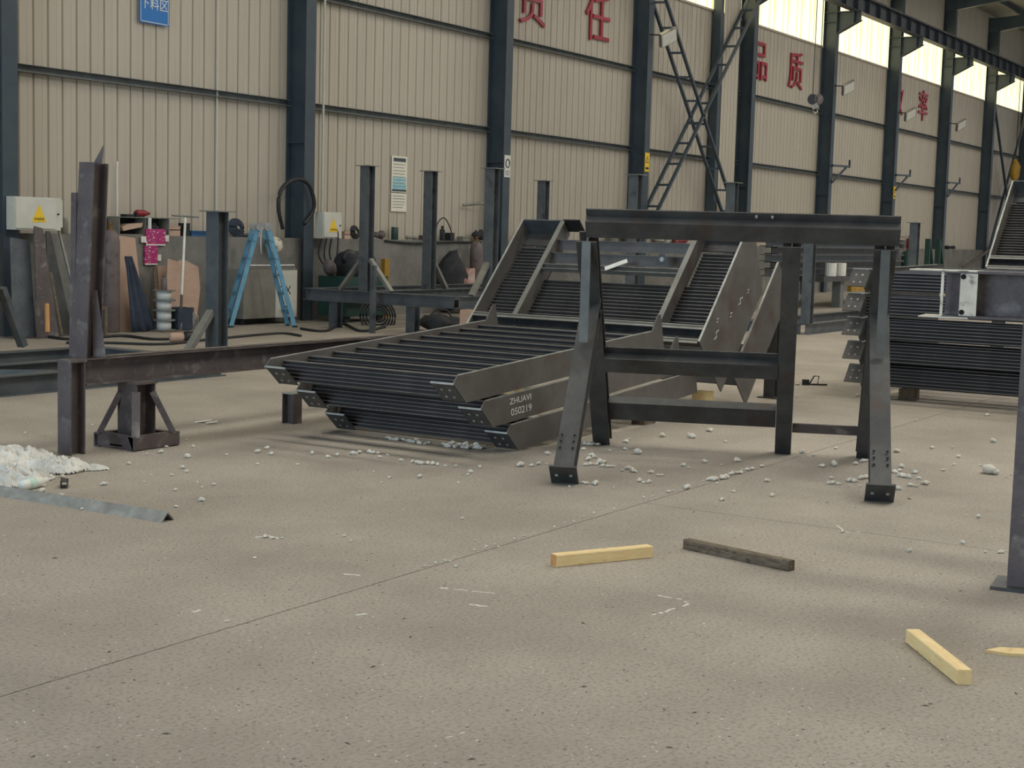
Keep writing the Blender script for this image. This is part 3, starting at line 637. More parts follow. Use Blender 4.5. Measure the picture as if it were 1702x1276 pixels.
kk = lpx(391); coil(V((L_(391), LY-.02, LZ+15*kk)), 17*kk, .022, 18, BINB, 'coiled dark blue hose on the ledge right of the capped post', turns=5, sq=.85)
kk = lpx(588); coil(V((L_(588), LY-.02, LZ+11*kk)), 10*kk, .022, 16, DARKC, 'coiled dark grey hose on the ledge behind the raised post frame', turns=4)
def lump(P, r, m, lab, name='rag_heap', cat='cloth', sq=.5, n=3, sx=1.6):
    mb = MB()
    for k in range(n): mb.blob(V(P)+V(((k-(n-1)/2)*r*sx, random.uniform(-.03, .03), r*sq*.75)), r*random.uniform(.8, 1.15), random.random()*50, 12, 8, sq, .6)
    lo = min(v.z for v in mb.v)
    for v in mb.v:
        v.z += P[2]-lo
        if P[1] == LY: v.y = LY-.01+max(-.12, min(.12, (v.y-P[1])*.6))
    return ground(mb, name, m, lab, cat, smooth=True)
lump((L_(411), LY, LZ), .07, RUST, 'brown rags on the ledge beside the blue ladder top', sq=.4)
lump((L_(628), LY, LZ), .09, RUST, 'brown rag bundle on the ledge behind the raised frame', sq=.7, n=2)
lump((L_(682), LY, LZ), .06, GREYD, 'grey scrap heap on the ledge below the paper notice', 'scrap_heap', 'scrap', .5)
lump((L_(795), LY, LZ), .11, DARKC, 'black welding mask and cloth heap on the ledge above the brown gas cylinder', 'mask_heap', 'cloth', .8, 2)
lump((L_(876), LY, LZ), .16, DARKC, 'dark cloth heap on the ledge behind the grate unit head', sq=.5)
lump((L_(1100), LY, LZ), .2, FILM, 'crumpled white bag on the ledge behind the grate channels', 'bag', 'bag', .6, 2)
lump((L_(1132), LY, LZ), .18, mat('pink_bag', (206, 120, 122), (188, 96, 102), 5, .5), 'crumpled pink bag on the ledge behind the grate channels', 'bag', 'bag', .7, 2)
lump((L_(1440), LY, LZ), .2, DARKC, 'dark scrap on the far ledge left of the red bottle', 'scrap_heap', 'scrap', .4)
lump((L_(1580), LY, LZ), .2, DARKC, 'dark scrap on the far ledge right of the leaning braces', 'scrap_heap', 'scrap', .35)
carton(706, 14, 7, RUST, 'flat rusty tin box on the ledge between the green can and the hose arc', 'tin_box', 'box')
can(735, 9, 24, DARKC, 'black spray gun pot on the ledge behind the raised frame', 'pot', 'spray_pot', .5, BLACK)
carton(747, 9, 12, BLACK, 'small black tool box on the ledge right of the spray pot', 'tool_box', 'box')
carton(770, 16, 6, GREYD, 'flat grey case on the ledge left of the welding mask heap', 'case', 'case')
carton(612, 10, 12, CARD, 'tan carton on the ledge left of the brown rag bundle')
cable([OY(724, 395, LY), OY(727, 372, LY-.03), OY(738, 362, LY-.03), OY(748, 378, LY-.02), OY(752, 396, LY)], .012, 'hose_arc', RUBBER, 'thin black hose standing in an arc on the ledge', 'hose')
ground(MB().tube([OY(770, 341, 16.34), OY(812, 337, 16.1)], .025, 8), 'wall_rod', TIE, 'short pale rod fixed to the wall beside the column with the white notice', 'rod')
ground(MB().tube([V((OY(195, 340, 16.37).x, 16.37, 1.352)), V((OY(195, 340, 16.37).x, 16.37, 2.4))], .012, 8), 'conduit_pipe', WHITE, 'thin white conduit pipe on the wall above the tool crate', 'pipe')
ground(MB().tube([V((OY(360, 300, 16.37).x, 16.37, 1.352)), V((OY(360, 300, 16.37).x, 16.37, 5.2))], .012, 8), 'conduit_pipe', GREY, 'tall thin conduit pipe on the wall above the capped post', 'pipe')
# tool crate
x0, x1 = L_(188), L_(272); cz = LZ
t = thing('tool_crate', 'open two-bay tool crate on the ledge with folded sheets inside', 'crate', ((x0+x1)/2, LY, LZ))
MB().box((x0, LY-.12, cz), (x1, LY+.12, cz+.015)).build('bottom', GREYD, t); MB().box((x0, LY-.13, cz+.25), (x1+.2, LY+.12, cz+.262)).build('top', GIRT, t)
MB().box((x0, LY+.105, cz+.015), (x1, LY+.12, cz+.25)).build('back', DARKC, t)
for x in (x0, (x0*.48+x1*.52), x1-.015): MB().box((x, LY-.12, cz+.015), (x+.015, LY+.105, cz+.25)).build('divider', GREYD, t)
ground(MB().prism([(-.18, 0), (.18, .06), (.2, .12), (-.1, .10), (-.2, .05)], (x0+.28, LY-.1, cz+.06), (x0+.28, LY+.08, cz+.06), X1, Z1), 'folded_sheet', CARD, 'tan folded sheet lying in the tool crate', 'sheet')
lump((x1-.3, LY, cz+.016), .09, DARKC, 'black cloth stuffed in the right bay of the tool crate', sq=.8, n=2)
t = thing('power_drill', 'red and black power drill lying on top of the tool crate', 'drill', (L_(240), LY, cz+.262))
MB().lathe([(.045, 0), (.05, .02), (.05, .16), (.035, .2), (.02, .26)], (L_(226), LY, cz+.32), 12, X1).build('motor', REDP, t, True); MB().box((L_(224), LY-.03, cz+.262), (L_(231), LY+.03, cz+.33)).build('handle', BLACK, t)
ground(MB().box((L_(205), LY-.06, cz+.262), (L_(218), LY+.06, cz+.30)), 'battery_case', BLACK, 'flat black battery case on the tool crate beside the drill', 'case')
# magenta sheets hung on the plinth face
for (xa, ya, xb, yb, lab) in ((243, 380, 275, 408, 'magenta printed carton panel with white tape, hung above the spool stack'), (241, 408, 262, 440, 'purple printed carton panel hung below the magenta one')):
    A = OY(xa, ya, 16.10); B = OY(xb, yb, 16.10)
    t = thing('printed_panel', lab, 'panel', ((A.x+B.x)/2, 16.11, B.z)); MB().box((A.x, 16.10, B.z), (B.x, 16.125, A.z)).build('sheet', PINK, t)
    MB().box((A.x, 16.097, B.z), (B.x, 16.10, B.z+.02)).build('white_edge', WHITE, t); MB().box((B.x, 16.098, B.z+.06), (B.x+.07, 16.104, B.z+.15)).build('tape', WHITE, t)
    if ya < 400: MB().box((A.x-.1, 16.098, B.z+.04), (A.x, 16.104, B.z+.13)).build('tape', WHITE, t); MB().box((A.x+.05, 16.0975, A.z), (A.x+.1, 16.12, A.z+.16)).build('tape', WHITE, t)
# gas cylinders
def cylinder(P, r, hh, m, lab, capm=BRASS):
    P = V(P); t = thing('gas_cylinder', lab, 'gas cylinder', P, 'gas cylinders by the wall')
    MB().lathe([(r*.94, 0), (r, .02), (r, hh*.84), (r*.9, hh*.89), (r*.62, hh*.935), (r*.28, hh*.955)], P, 20).build('body', m, t, True)
    MB().lathe([(r*.3, hh*.95), (r*.3, hh*.975), (r*.16, hh*.975), (r*.16, hh), (r*.3, hh), (r*.3, hh+.02)], P, 12).build('valve', capm, t)
cylinder((OY(184, 470, 15.85).x, 15.85, 0), .125, 1.5, BROWNC, 'brown gas cylinder standing left of the hung dark tarp')
cylinder((OY(792, 400, 15.9).x, 15.9, 0), .12, 1.42, BROWNC, 'brown gas cylinder standing behind the raised post frame')
cylinder((OY(1506, 420, 15.9).x, 15.85, 0), .2, 1.35, GREEN, 'dark green gas cylinder standing behind the tall stack', REDP)
def slab(pts, Y0, lean, th, m, name, lab, cat):        # a board leaning on the plinth: outline in pixels on the plane Y0, top pushed back
    base = [OY(x, y, Y0) for x, y in pts]; z0 = min(p.z for p in base); mb = MB(); n = len(base)
    z0 = max(z0, 0); P = [V((p.x, Y0+(p.z-z0)*lean, max(p.z, .0))) for p in base]
    mb.v = P+[p+V((0, th, 0)) for p in P]; mb.f = [tuple(range(n-1, -1, -1)), tuple(range(n, 2*n))]+[(i, (i+1) % n, n+(i+1) % n, n+i) for i in range(n)]
    return ground(mb, name, m, lab, cat)
slab([(196, 556), (240, 553), (241, 396), (222, 393), (205, 391), (197, 392)], 15.9, .15, .008, CARD, 'cardboard_sheet', 'large pinkish cardboard sheet leaning on the plinth behind the spools', 'cardboard')
slab([(276, 530), (304, 540), (306, 435), (289, 430)], 15.72, .12, .018, PLYW, 'plywood_board', 'narrow tan plywood board leaning left of the white rod', 'board')
slab([(304, 540), (328, 530), (338, 480), (338, 444), (318, 433), (306, 432)], 15.78, .12, .018, PLYW, 'plywood_board', 'wide rounded plywood board leaning right of the white rod', 'board')
slab([(268, 548), (278, 548), (284, 442), (270, 442)], 15.9, .1, .018, PLYW, 'plywood_board', 'thin plywood strip leaning behind the narrow board', 'board')
slab([(258, 535), (268, 535), (266, 446), (262, 446)], 15.84, .1, .02, OLDW, 'timber_batten', 'dark timber batten leaning beside the plywood', 'batten')
slab([(22, 560), (60, 560), (62, 400), (30, 395)], 15.6, .12, .01, STEELB, 'steel_sheet', 'blue-grey steel sheet leaning below the left control box', 'steel sheet')
slab([(62, 562), (98, 562), (84, 380), (70, 376)], 15.5, .1, .02, RUST, 'steel_sheet', 'rusty brown steel plate leaning on the plinth left of the upright', 'steel sheet')
slab([(86, 556), (122, 556), (96, 386), (88, 384)], 15.66, .1, .014, STEEL, 'steel_sheet', 'dark tapering steel plate leaning behind the ragged upright', 'steel sheet')
def rod(a, Ya, b, Yb, r, m, name, lab, cat='rod'):
    A = OY(*a, Ya); B = OY(*b, Yb); A.z = max(A.z, r); return ground(MB().tube([A, B], r, 8), name, m, lab, cat)
rod((103, 556), 15.3, (84, 452), 15.48, .018, OLDW, 'timber_batten', 'thin timber batten leaning against the rusty plate', 'batten')
rod((119, 470), 15.6, (97, 380), 15.95, .02, TIE, 'steel_rod', 'pale steel rod leaning behind the ragged upright')
rod((79, 552), 15.3, (78, 505), 15.42, .03, WOODEND, 'timber_batten', 'short tan batten standing under the rusty plate', 'batten')
t = thing('t_bar', 'tall white and rust painted T-bar leaning by the plywood boards', 'rod', F(301, 548)); A = OY(300, 545, 15.45); A.z = .0
B = OY(302, 490, 15.55); C = OY(308, 362, 15.8); MB().tube([A, B], .02, 8).build('lower_rod', RUST, t); MB().tube([B, C], .018, 8).build('upper_rod', WHITE, t)
MB().tube([OY(286, 358, 15.8), OY(330, 361, 15.8)], .012, 8).build('cross_handle', GIRT, t)
# wire spools
sp0 = V((F(229, 548).x+.1, 15.55, 0)); hz = .142
ground(MB().box(sp0+V((-.2, -.2, 0)), sp0+V((.2, .2, .02))), 'pallet_board', OLDW, 'low dark board under the stack of white spools', 'board')
for k in range(4):
    t = thing('wire_spool', ['lowest white wire spool standing on the dark board', 'second white wire spool from the board', 'third white wire spool from the board', 'topmost white wire spool with a small brown bottle on it'][k], 'spool', sp0+Z1*(.02+hz*k), 'stacked white wire spools')
    q = sp0+Z1*(.02+hz*k); MB().lathe([(.105, .012), (.105, hz-.012)], q, 20).build('wound_wire', WHITE, t, True)
    for z in (0, hz-.012): MB().lathe([(.16, z), (.162, z+.006), (.16, z+.012)], q, 24).build('flange', GIRT, t)
q = sp0+Z1*(.02+hz*4); can(0, 10, 24, BROWNC, 'small brown bottle standing on the topmost white spool', 'bottle', 'bottle', .5, RUST, pos=q)
# tarp, stool, bin, cage lamp
mb = MB(); A = OY(199, 440, 15.95); 
for i in range(9):
    for j in range(7):
        t_ = j/6; z = 1.05*(1-t_); mb.v.append(V((A.x-.03+(i/8-.1)*(.12+.32*t_), 15.80-.18*t_-.03*math.sin(i*1.9), z+.01)))
for i in range(8):
    for j in range(6): a = i*7+j; mb.f.append((a, a+1, a+8, a+7))
ob = ground(mb, 'hung_tarp', BINB, 'dark blue tarp slumped against the plinth beside the brown cylinder', 'tarp', smooth=True); md = ob.modifiers.new('th', 'SOLIDIFY'); md.thickness = .02
P = OY(157, 540, 15.45); P.z = 0; t = thing('stool', 'small wooden stool behind the ragged upright', 'stool', P); MB().box(P+V((-.14, -.1, .36)), P+V((.14, .1, .40))).build('seat', OLDW, t)
for sx in (-1, 1):
    for sy in (-1, 1): MB().box(P+V((sx*.12-.02, sy*.08-.02, 0)), P+V((sx*.12+.02, sy*.08+.02, .36))).build('leg', OLDW, t)
P = V((F(263, 543).x-.26, 15.58, 0)); t = thing('scrap_bin', 'dark square scrap bin beside the white spools', 'bin', P)
MB().box(P+V((-.14, -.12, 0)), P+V((.14, .12, .015))).build('bottom', BINB, t)
for s_ in (-1, 1): MB().box(P+V((s_*.14-.006, -.12, .015)), P+V((s_*.14+.006, .12, .33))).build('side', BINB, t); MB().box(P+V((-.134, s_*.12-.006, .015)), P+V((.134, s_*.12+.006, .33))).build('side', BINB, t)
P = F(290, 546); P.y = 15.5; t = thing('cage_lamp', 'wire cage inspection lamp standing by the plywood boards', 'lamp', P)
MB().lathe([(.03, .02), (.045, .06), (.05, .2), (.03, .25)], P, 12).build('glass', GIRT, t, True); MB().lathe([(.025, .25), (.03, .27), (.03, .33)], P, 10).build('handle', RUST, t)
for k in range(6):
    q = k*math.pi/3; c_ = V((math.cos(q), math.sin(q), 0)); MB().tube([P+c_*.03+Z1*.26, P+c_*.09+Z1*.2, P+c_*.095+Z1*.1, P+c_*.06+Z1*.01], .005, 5).build('wire', CHROME, t)
# blue ladder
t = thing('step_ladder', 'light blue folding A-frame ladder standing before the grey machine', 'ladder', F(440, 545)); TL = V((17.28, 15.42, 1.52)); ax = unit((.85, -.53, 0)); wd = unit((.53, .85, 0))
for s_, foot in ((-1, F(386, 542)), (1, F(488, 544))):
    foot = V((TL.x, TL.y, 0))+ax*(s_*.5); tp_ = TL+ax*(s_*.09)-Z1*.04
    dirn = unit(tp_-foot)
    for q in (-.19, .19):
        MB().prism(cprof(.03*(1 if q > 0 else -1)*-1, .065, .005), foot+wd*q, tp_+wd*q*.8, wd, unit(ax-dirn*ax.dot(dirn))).build('stile', LADDER, t)
        MB().box(foot+wd*q+V((-.03, -.03, 0)), foot+wd*q+V((.03, .03, .03))).build('foot', GREEN, t)
    for k in range(1, 6):
        f_ = k/5.6; c_ = foot+(tp_-foot)*f_; MB().bar(c_-wd*.18, c_+wd*.18, .055, .03).build('rung', LADDER, t)
for q in (-.17, .17):
    MB().lathe([(.06, -.02), (.065, 0), (.06, .02)], TL+wd*q-ax*.06, 14, wd).build('hinge', CHROME, t); MB().lathe([(.06, -.02), (.065, 0), (.06, .02)], TL+wd*q+ax*.06, 14, wd).build('hinge', CHROME, t)
cable([TL-wd*.2-ax*.04, TL-wd*.22-ax*.06-Z1*.2, TL-wd*.22-ax*.05-Z1*.42], .012, 'chain', CHROME, None, parent=t)
# welding machine with ZX lettering
A = OY(398, 526, 15.8); B = OY(487, 526, 15.8); t = thing('welding_machine', 'grey welding machine cabinet lettered ZX behind the blue ladder', 'machine', ((A.x+B.x)/2, 15.9, 0))
xm = A.x+(B.x-A.x)*.58
MB().box((A.x, 15.72, .10), (B.x, 16.08, .86)).build('case', GREYD, t); MB().box((xm, 15.70, .10), (B.x-.03, 15.72, .84)).build('front_panel', GREY, t)
text('ZX', .2, (xm+.22, 15.70, .46), X1, Z1, BLACK, 'lettering', t, .002)
MB().tube([(xm+.12, 15.68, .20), (xm+.16, 15.66, .27), (xm+.24, 15.66, .27), (xm+.28, 15.68, .16)], .018, 6).build('cable_lug', BLACK, t)
for x in (A.x+.1, B.x-.1): MB().lathe([(.05, -.03), (.05, .03)], (x, 15.85, .05), 12, Y1).build('wheel', RUBBER, t)
MB().tube([(A.x+.05, 15.75, .86), (A.x+.05, 15.75, .92), (B.x-.05, 15.75, .92), (B.x-.05, 15.75, .86)], .015, 6).build('handle', CHROME, t)
t = thing('hard_hat', 'cream hard hat hung on the wall behind the blue ladder', 'helmet', OY(455, 420, 16.05)); c_ = OY(455, 408, 16.02)
MB().lathe([(.12, -.02), (.15, 0), (.14, .05), (.10, .11), (.02, .14)], c_, 16, unit((-.4, -.7, .4))).build('shell', PRIMER, t, True)
# dark machine, hoses and bags behind the raised frame
A = OY(560, 420, 15.5); t = thing('dark_compressor', 'dark green compressor with hose reels behind the raised frame', 'machine', (A.x, 15.4, 0))
MB().box((A.x-.1, 15.2, .10), (A.x+1.0, 15.8, .75)).build('body', GREEN, t); MB().lathe([(.2, -.3), (.24, -.26), (.24, .3), (.2, .34)], (A.x+.4, 15.45, .92), 18, X1).build('tank', DARKC, t, True)
MB().lathe([(.11, -.05), (.14, 0), (.11, .05)], OY(580, 428, 15.4), 14, (-.4, -1, 0)).build('pulley', BLACK, t, True); MB().lathe([(.09, -.2), (.11, 0), (.1, .15)], OY(548, 445, 15.35), 14, (-.8, -.5, .3)).build('motor', RUST, t, True)
for x in (A.x, A.x+.9): MB().lathe([(.09, -.03), (.09, .03)], (x, 15.3, .09), 12, Y1).build('wheel', RUBBER, t)
coil(OY(628, 525, 14.6), .3, .018, 18, RUBBER, 'loose coil of black cable under the raised post frame', 'cable_coil', 'cable', (-.5, -.8, .25), 5, 1.0)
cable([F(500, 548)+Z1*.02, F(540, 552)+Z1*.02, F(570, 540)+Z1*.02, F(600, 552)+Z1*.02, F(640, 545)+Z1*.02], .02, 'floor_cable', RUBBER, 'black cable tangled on the floor under the raised frame')
cable([F(60, 558)+Z1*.02, F(120, 566)+Z1*.02, F(200, 560)+Z1*.02, F(260, 566)+Z1*.02, F(330, 562)+Z1*.02], .02, 'floor_cable', RUBBER, 'black cable running along the plinth past the spool stack')
cable([F(110, 572)+Z1*.02, F(180, 572)+Z1*.02, F(270, 574)+Z1*.02, F(350, 566)+Z1*.02, F(460, 556)+Z1*.02, F(500, 560)+Z1*.02], .018, 'floor_cable', RUBBER, 'long black cable on the floor before the blue ladder')
cable([OY(640, 400, 16.12), OY(690, 404, 16.1), OY(740, 402, 16.1), OY(800, 402, 16.12)], .02, 'wall_cable', RUBBER, 'black cable sagging along the plinth edge behind the raised frame')
t = thing('tool_bag', 'black tool bag on the floor under the raised frame', 'bag', F(735, 552)); mb = MB().blob(F(725, 550)+Z1*.13, .26, 3, 14, 8, .55, .4).blob(F(748, 550)+Z1*.11, .2, 9, 12, 8, .55, .4); mb.build('body', DARKC, t, True)
MB().tube([F(712, 550)+Z1*.22, F(725, 550)+Z1*.34, F(742, 550)+Z1*.32, F(752, 550)+Z1*.2], .014, 6).build('handle', BLACK, t)
ground(MB().box(V((OY(780, 530, 12.0).x-.1, 11.9, 0)), V((OY(780, 530, 12.0).x+.1, 12.1, .415))), 'timber_block', PLYW, 'tan timber block under the corner of the raised frame', 'timber')
P = OY(640, 470, 15.9); ground(MB().box((P.x-.07, 15.86, 0), (P.x+.07, 15.94, 1.02)), 'marker_post', OLIVE, 'short yellow marker post against the plinth', 'post')
P = OY(760, 460, 15.9); t = thing('cloth_bundle', 'dark and pink cloth bundle leaning on the plinth beside the brown cylinder', 'cloth', (P.x, 15.85, 0))
MB().blob((P.x-.2, 15.9, .6), .28, 4, 12, 9, 1.9, .5).build('dark_cloth', DARKC, t, True); MB().blob((P.x+.1, 15.8, .45), .24, 8, 12, 9, 1.6, .6).build('pink_cloth', mat('pink_cloth', (150, 100, 92), (190, 170, 160), 5, .9), t, True)
# bench, stock and braces seen far through the frame
t = thing('stock_bench', 'low steel bench far behind the propped frame, stacked with dark bars', 'bench', (36, 12.6, 0))
MB().box((32.2, 12.0, .62), (40, 13.2, .74)).build('top', STEEL, t)
for x in (33.7, 39.2):
    for y in (12.2, 13.0): MB().box((x-.12, y-.1, 0), (x+.12, y+.1, .62)).build('leg', GIRT, t)
MB().box((34.2, 12.05, .36), (39.0, 12.15, .56)).build('yellow_rail', OLIVE, t)
for k in range(6):
    ground(MB().beam((30.0+.3*(k % 2), 12.5, .83+.16*k), (39.0, 12.5, .83+.16*k), Z1, iprof(.3, .155, .02, .02)), 'stock_beam', STEEL if k % 2 else STEELB, 'long dark stock beam, number %s up in the pile on the far bench' % ['one', 'two', 'three', 'four', 'five', 'six'][k], 'steel beam', 'stock beams on the far bench')
for k, x in enumerate((1397, 1413)):
    P = OY(x, 473, 11.9); ground(MB().lathe([(.13, 0), (.13, .3), (.11, .3), (.11, .02)], (P.x, 12.15, .742), 14), 'galvanised_sleeve', WHITE, ['pale sleeve standing on the far bench, away from the tall stack', 'pale sleeve standing on the far bench, beside the tall stack'][k], 'sleeve')
for k, x in enumerate((1545, 1562)):
    A = OY(x, 440, 14.5); t = thing('leaning_brace', ['dark V-shaped brace standing behind the tall stack, next to the green cylinder', 'dark V-shaped brace standing behind the tall stack, next to the far column'][k], 'brace', (A.x, 14.5, 0))
    MB().bar((A.x-.3, 14.5, 0), (A.x-.3, 14.5, 1.7), .16, .1, X1).build('upright', GREEN, t); MB().bar((A.x-.2, 14.5, 1.65), (A.x+.7, 14.5, 0.03), .12, .08).build('diagonal', GREEN, t)
ground(MB().tube([OY(1600, 446, 15.5), OY(1652, 410, 15.9), OY(1664, 398, 16.0)], .06, 8), 'leaning_pole', RUST, 'long dark pole leaning up behind the white-ended beam', 'pole')
t = thing('chain_hoist', 'yellow chain hoist hung from the runway beam before the far cross brace', 'hoist', OY(1688, 330, 15.5)); c_ = OY(1687, 285, 15.5)
MB().blob(c_, .2, 2, 12, 8, 2.2, .3).build('housing', OLIVE, t, True); MB().blob(c_-Z1*.9, .28, 5, 12, 9, 1.7, .5).build('chain_bundle', CHROME, t, True); MB().tube([c_+Z1*.3, V((c_.x, c_.y, BR))], .015, 6).build('hanger', BLACK, t)

# ================================================================ FLOOR THINGS IN THE FOREGROUND
def stick(a, b, w_, h_, m, lab, endm=None, z=0):
    A = F(*a); B = F(*b); d = unit(B-A); s_ = unit(Z1.cross(d)); s_ = s_ if s_.dot(fw) > 0 else -s_
    t = thing('timber_offcut', lab, 'timber', (A+B)/2+s_*w_/2, 'timber offcuts on the floor'); L = (B-A).length
    o = MB().prism([(0, .003), (.004, 0), (w_-.004, 0), (w_, .003), (w_, h_-.004), (w_-.003, h_), (.003, h_), (0, h_-.004)], (0, 0, 0), (L, 0, 0), (0, 1, 0), (0, 0, 1)).mesh('stick', m)
    o2 = bpy.data.objects.new('stick', o); COL.objects.link(o2); o2.parent = t
    ang = math.atan2(d.y, d.x); o2.location = A-WL[t.name]; o2.rotation_euler = (0, 0, ang)
    if (Z1.cross(d)).dot(s_) < 0: o2.location = A+s_*w_-WL[t.name]
    if endm:
        for P, sg in ((A, -1), (B, 1)): MB().obox(P+s_*w_/2+Z1*h_/2+d*sg*.0008, s_, Z1, d, w_-.006, h_-.006, .0015).build('end_grain', endm, t)
stick((925, 943), (1085, 927), .055, .058, WOOD, 'fresh yellow timber offcut lying beside the weathered one', WOODEND)
stick((1135, 912), (1310, 950), .05, .05, OLDW, 'weathered dark timber offcut lying beside a fresh yellow one')
stick((1505, 1068), (1590, 1138), .055, .055, WOOD, 'fresh yellow timber offcut lying alone near the footed post', WOOD)
P = F(1690, 1086); ground(MB().prism([(-.12, 0), (-.05, -.04), (.1, -.05), (.12, .03), (-.05, .045)], P, P+Z1*.012, cr-Z1*cr.z, unit((fw.x, fw.y, 0))), 'wood_chip', WOOD, 'flat split wood chip on the floor at the right edge', 'wood chip')
# angle iron
A = F(279, 866); B = F(-60, 812); d = unit(B-A); s_ = unit(Z1.cross(d))
t = thing('angle_iron', 'long pale angle iron lying ridge-up on the floor beside the plastic heap', 'angle iron', (A+B)/2)
MB().prism([(-.05, 0), (-.042, 0), (0, .042), (.042, 0), (.05, 0), (0, .052)], A, B, s_, Z1).build('angle', mat('galvanised_angle', (132, 130, 122), (162, 160, 150), 12, .5, metal=.1, c3=(120, 116, 108), s3=9, lo3=.5, hi3=.8), t)
# square tube stub, marker
P = F(106, 812); t = thing('tube_stub', 'short square steel tube beside the plastic heap', 'tube', P); d2 = unit((.7, .72, 0)); e2 = unit((.72, -.7, 0))
for q in ((0, .018, .04, .004), (0, -.018, .04, .004)): MB().obox(P+e2*q[1]+d2*.06+Z1*.02, d2, e2, Z1, .12, .004, .04).build('wall', STEEL, t)
for z in (.002, .038): MB().obox(P+d2*.06+Z1*z, d2, e2, Z1, .12, .04, .004).build('wall', STEEL, t)
A = F(36, 816); B = F(79, 806); t = thing('spray_can', 'white spray can lying against the angle iron', 'can', (A+B)/2); MB().lathe([(.026, 0), (.03, .01), (.03, .17), (.02, .19)], A+Z1*.03, 14, unit(B-A)).build('body', WHITE, t, True); MB().lathe([(.031, .05), (.031, .11)], A+Z1*.03, 14, unit(B-A)).build('label_band', mat('mint_print', (170, 214, 196), (226, 230, 220), 9, .5), t, True); MB().lathe([(.018, .19), (.018, .22)], A+Z1*.03, 12, unit(B-A)).build('cap', WHITE, t)
# plastic film heap
t = thing('plastic_heap', 'crumpled heap of pale plastic film and foam on the floor at the left', 'plastic film', F(60, 790))
def film(c0, rx, ry, hh, seed, nm):
    n = 84; mb = MB(); a = unit((cr.x, cr.y, 0)); b = unit((fw.x, fw.y, 0))
    for i in range(n):
        for j in range(n):
            x = i/(n-1)*2-1; y = j/(n-1)*2-1; rr = math.hypot(x, y); q = V((x*2.2+seed, y*2.2, seed))
            k = max(0, 1-rr**2.2)
            r1 = 1-abs(noise.noise(q*1.3))*2; r2 = 1-abs(noise.noise(q*3.1+V((5, 1, 2))))*2; r3 = 1-abs(noise.noise(q*6.5))*2
            z = hh*k**.5*(.42+.4*r1+.3*r2+.12*r3); ed = 1+.25*noise.noise(V((math.atan2(y, x)*1.5, seed, 0)))
            mb.v.append(V(c0)+a*(x*rx*ed)+b*(y*ry*ed)+Z1*max(.003, z))
    for i in range(n-1):
        for j in range(n-1):
            if math.hypot((i+.5)/(n-1)*2-1, (j+.5)/(n-1)*2-1) < .99: k = i*n+j; mb.f.append((k, k+n, k+n+1, k+1))
    mb.build(nm, FILM, t, True)
film(F(20, 776), .27, .30, .12, 1.3, 'film_sheet'); film(F(92, 782), .21, .16, .085, 4.7, 'film_sheet'); film(F(8, 804), .24, .20, .11, 8.1, 'film_sheet'); film(F(142, 780), .14, .06, .035, 12.4, 'film_sheet'); film(F(55, 796), .13, .09, .045, 3.3, 'film_sheet')
# clamp on the floor
P = F(1348, 640); t = thing('clamp', 'small dark clamp lying on the floor behind the propped frame', 'clamp', P); a = unit((cr.x, cr.y, 0)); b = unit((fw.x, fw.y, 0))
MB().obox(P-a*.06+Z1*.03, a, b, Z1, .07, .05, .06).build('jaw', BLACK, t); MB().tube([P-a*.02+Z1*.01, P+a*.03+Z1*.10, P+a*.08+Z1*.10, P+a*.07+Z1*.01, P-a*.02+Z1*.01], .008, 6).build('loop', BLACK, t); MB().bar(P+a*.0+Z1*.01, P+a*.17+Z1*.01, .03, .015).build('bar', BLACK, t)
t = thing('angle_grinder', 'tan and black grinder lying on the floor before the plywood boards', 'grinder', F(290, 570)); P = F(282, 568); MB().lathe([(.05, 0), (.06, .03), (.06, .15), (.045, .19)], P+Z1*.06, 12, unit((.8, -.5, 0))).build('body', CARD, t, True); MB().lathe([(.06, .19), (.075, .22), (.07, .34), (.03, .36)], P+Z1*.07, 12, unit((.8, -.5, 0))).build('head', BLACK, t, True)
# foam crumbs: pixel spots (x, y, size)
spots = []
def crop(ox, oy, k, pts, sz=5): 
    for p in pts: spots.append((ox+p[0]/k, oy+p[1]/k, p[2] if len(p) > 2 else sz))
crop(0, 640, 4.25, [(245, 465), (910, 560, 7), (1025, 440), (1040, 490), (1140, 480, 8), (1325, 512, 10), (1365, 440, 6), (1600, 495), (1290, 590, 7), (1320, 615, 7), (1210, 640, 6), (1065, 640, 4), (735, 707, 10), (1020, 687), (1240, 747, 6), (1395, 690, 4), (1430, 725, 5), (1510, 707, 6), (1425, 820, 9), (1245, 862, 7), (580, 880, 6), (180, 340, 4), (655, 285, 4), (1315, 385, 3), (1175, 440), (440, 655, 9), (430, 785, 9), (300, 755, 12), (340, 600, 9), (600, 590, 9), (640, 605, 9), (690, 600, 7), (500, 600, 8)])
crop(300, 680, 2.837, [(365, 205, 9), (410, 188, 8), (428, 214, 8), (362, 262), (553, 263, 6), (620, 213, 8), (695, 228, 9), (740, 220, 7), (815, 215, 11), (845, 208, 8), (890, 207, 8), (910, 212, 7), (930, 210, 8), (975, 220), (940, 228, 7), (1040, 245, 7), (1095, 252, 9), (1115, 258, 9), (1135, 262, 9), (1165, 260, 9), (1190, 262, 9), (1212, 266, 8), (1250, 270, 5), (1300, 270), (1365, 300, 8), (1355, 312, 5), (1310, 350, 5), (948, 350), (985, 325, 6), (1130, 323, 8), (1410, 277, 7), (1330, 517), (1050, 474, 3), (1390, 620, 4), (1300, 745, 6), (1500, 652, 4), (1440, 650, 5), (80, 345, 4), (105, 370, 4), (155, 358), (100, 432, 9), (480, 610), (770, 600, 6), (805, 622, 4), (350, 703, 6), (1605, 270, 11), (1655, 270, 9), (1690, 262, 8), (910, 297, 4), (400, 605, 8), (435, 610, 7), (1270, 718, 5), (1240, 725, 4)])
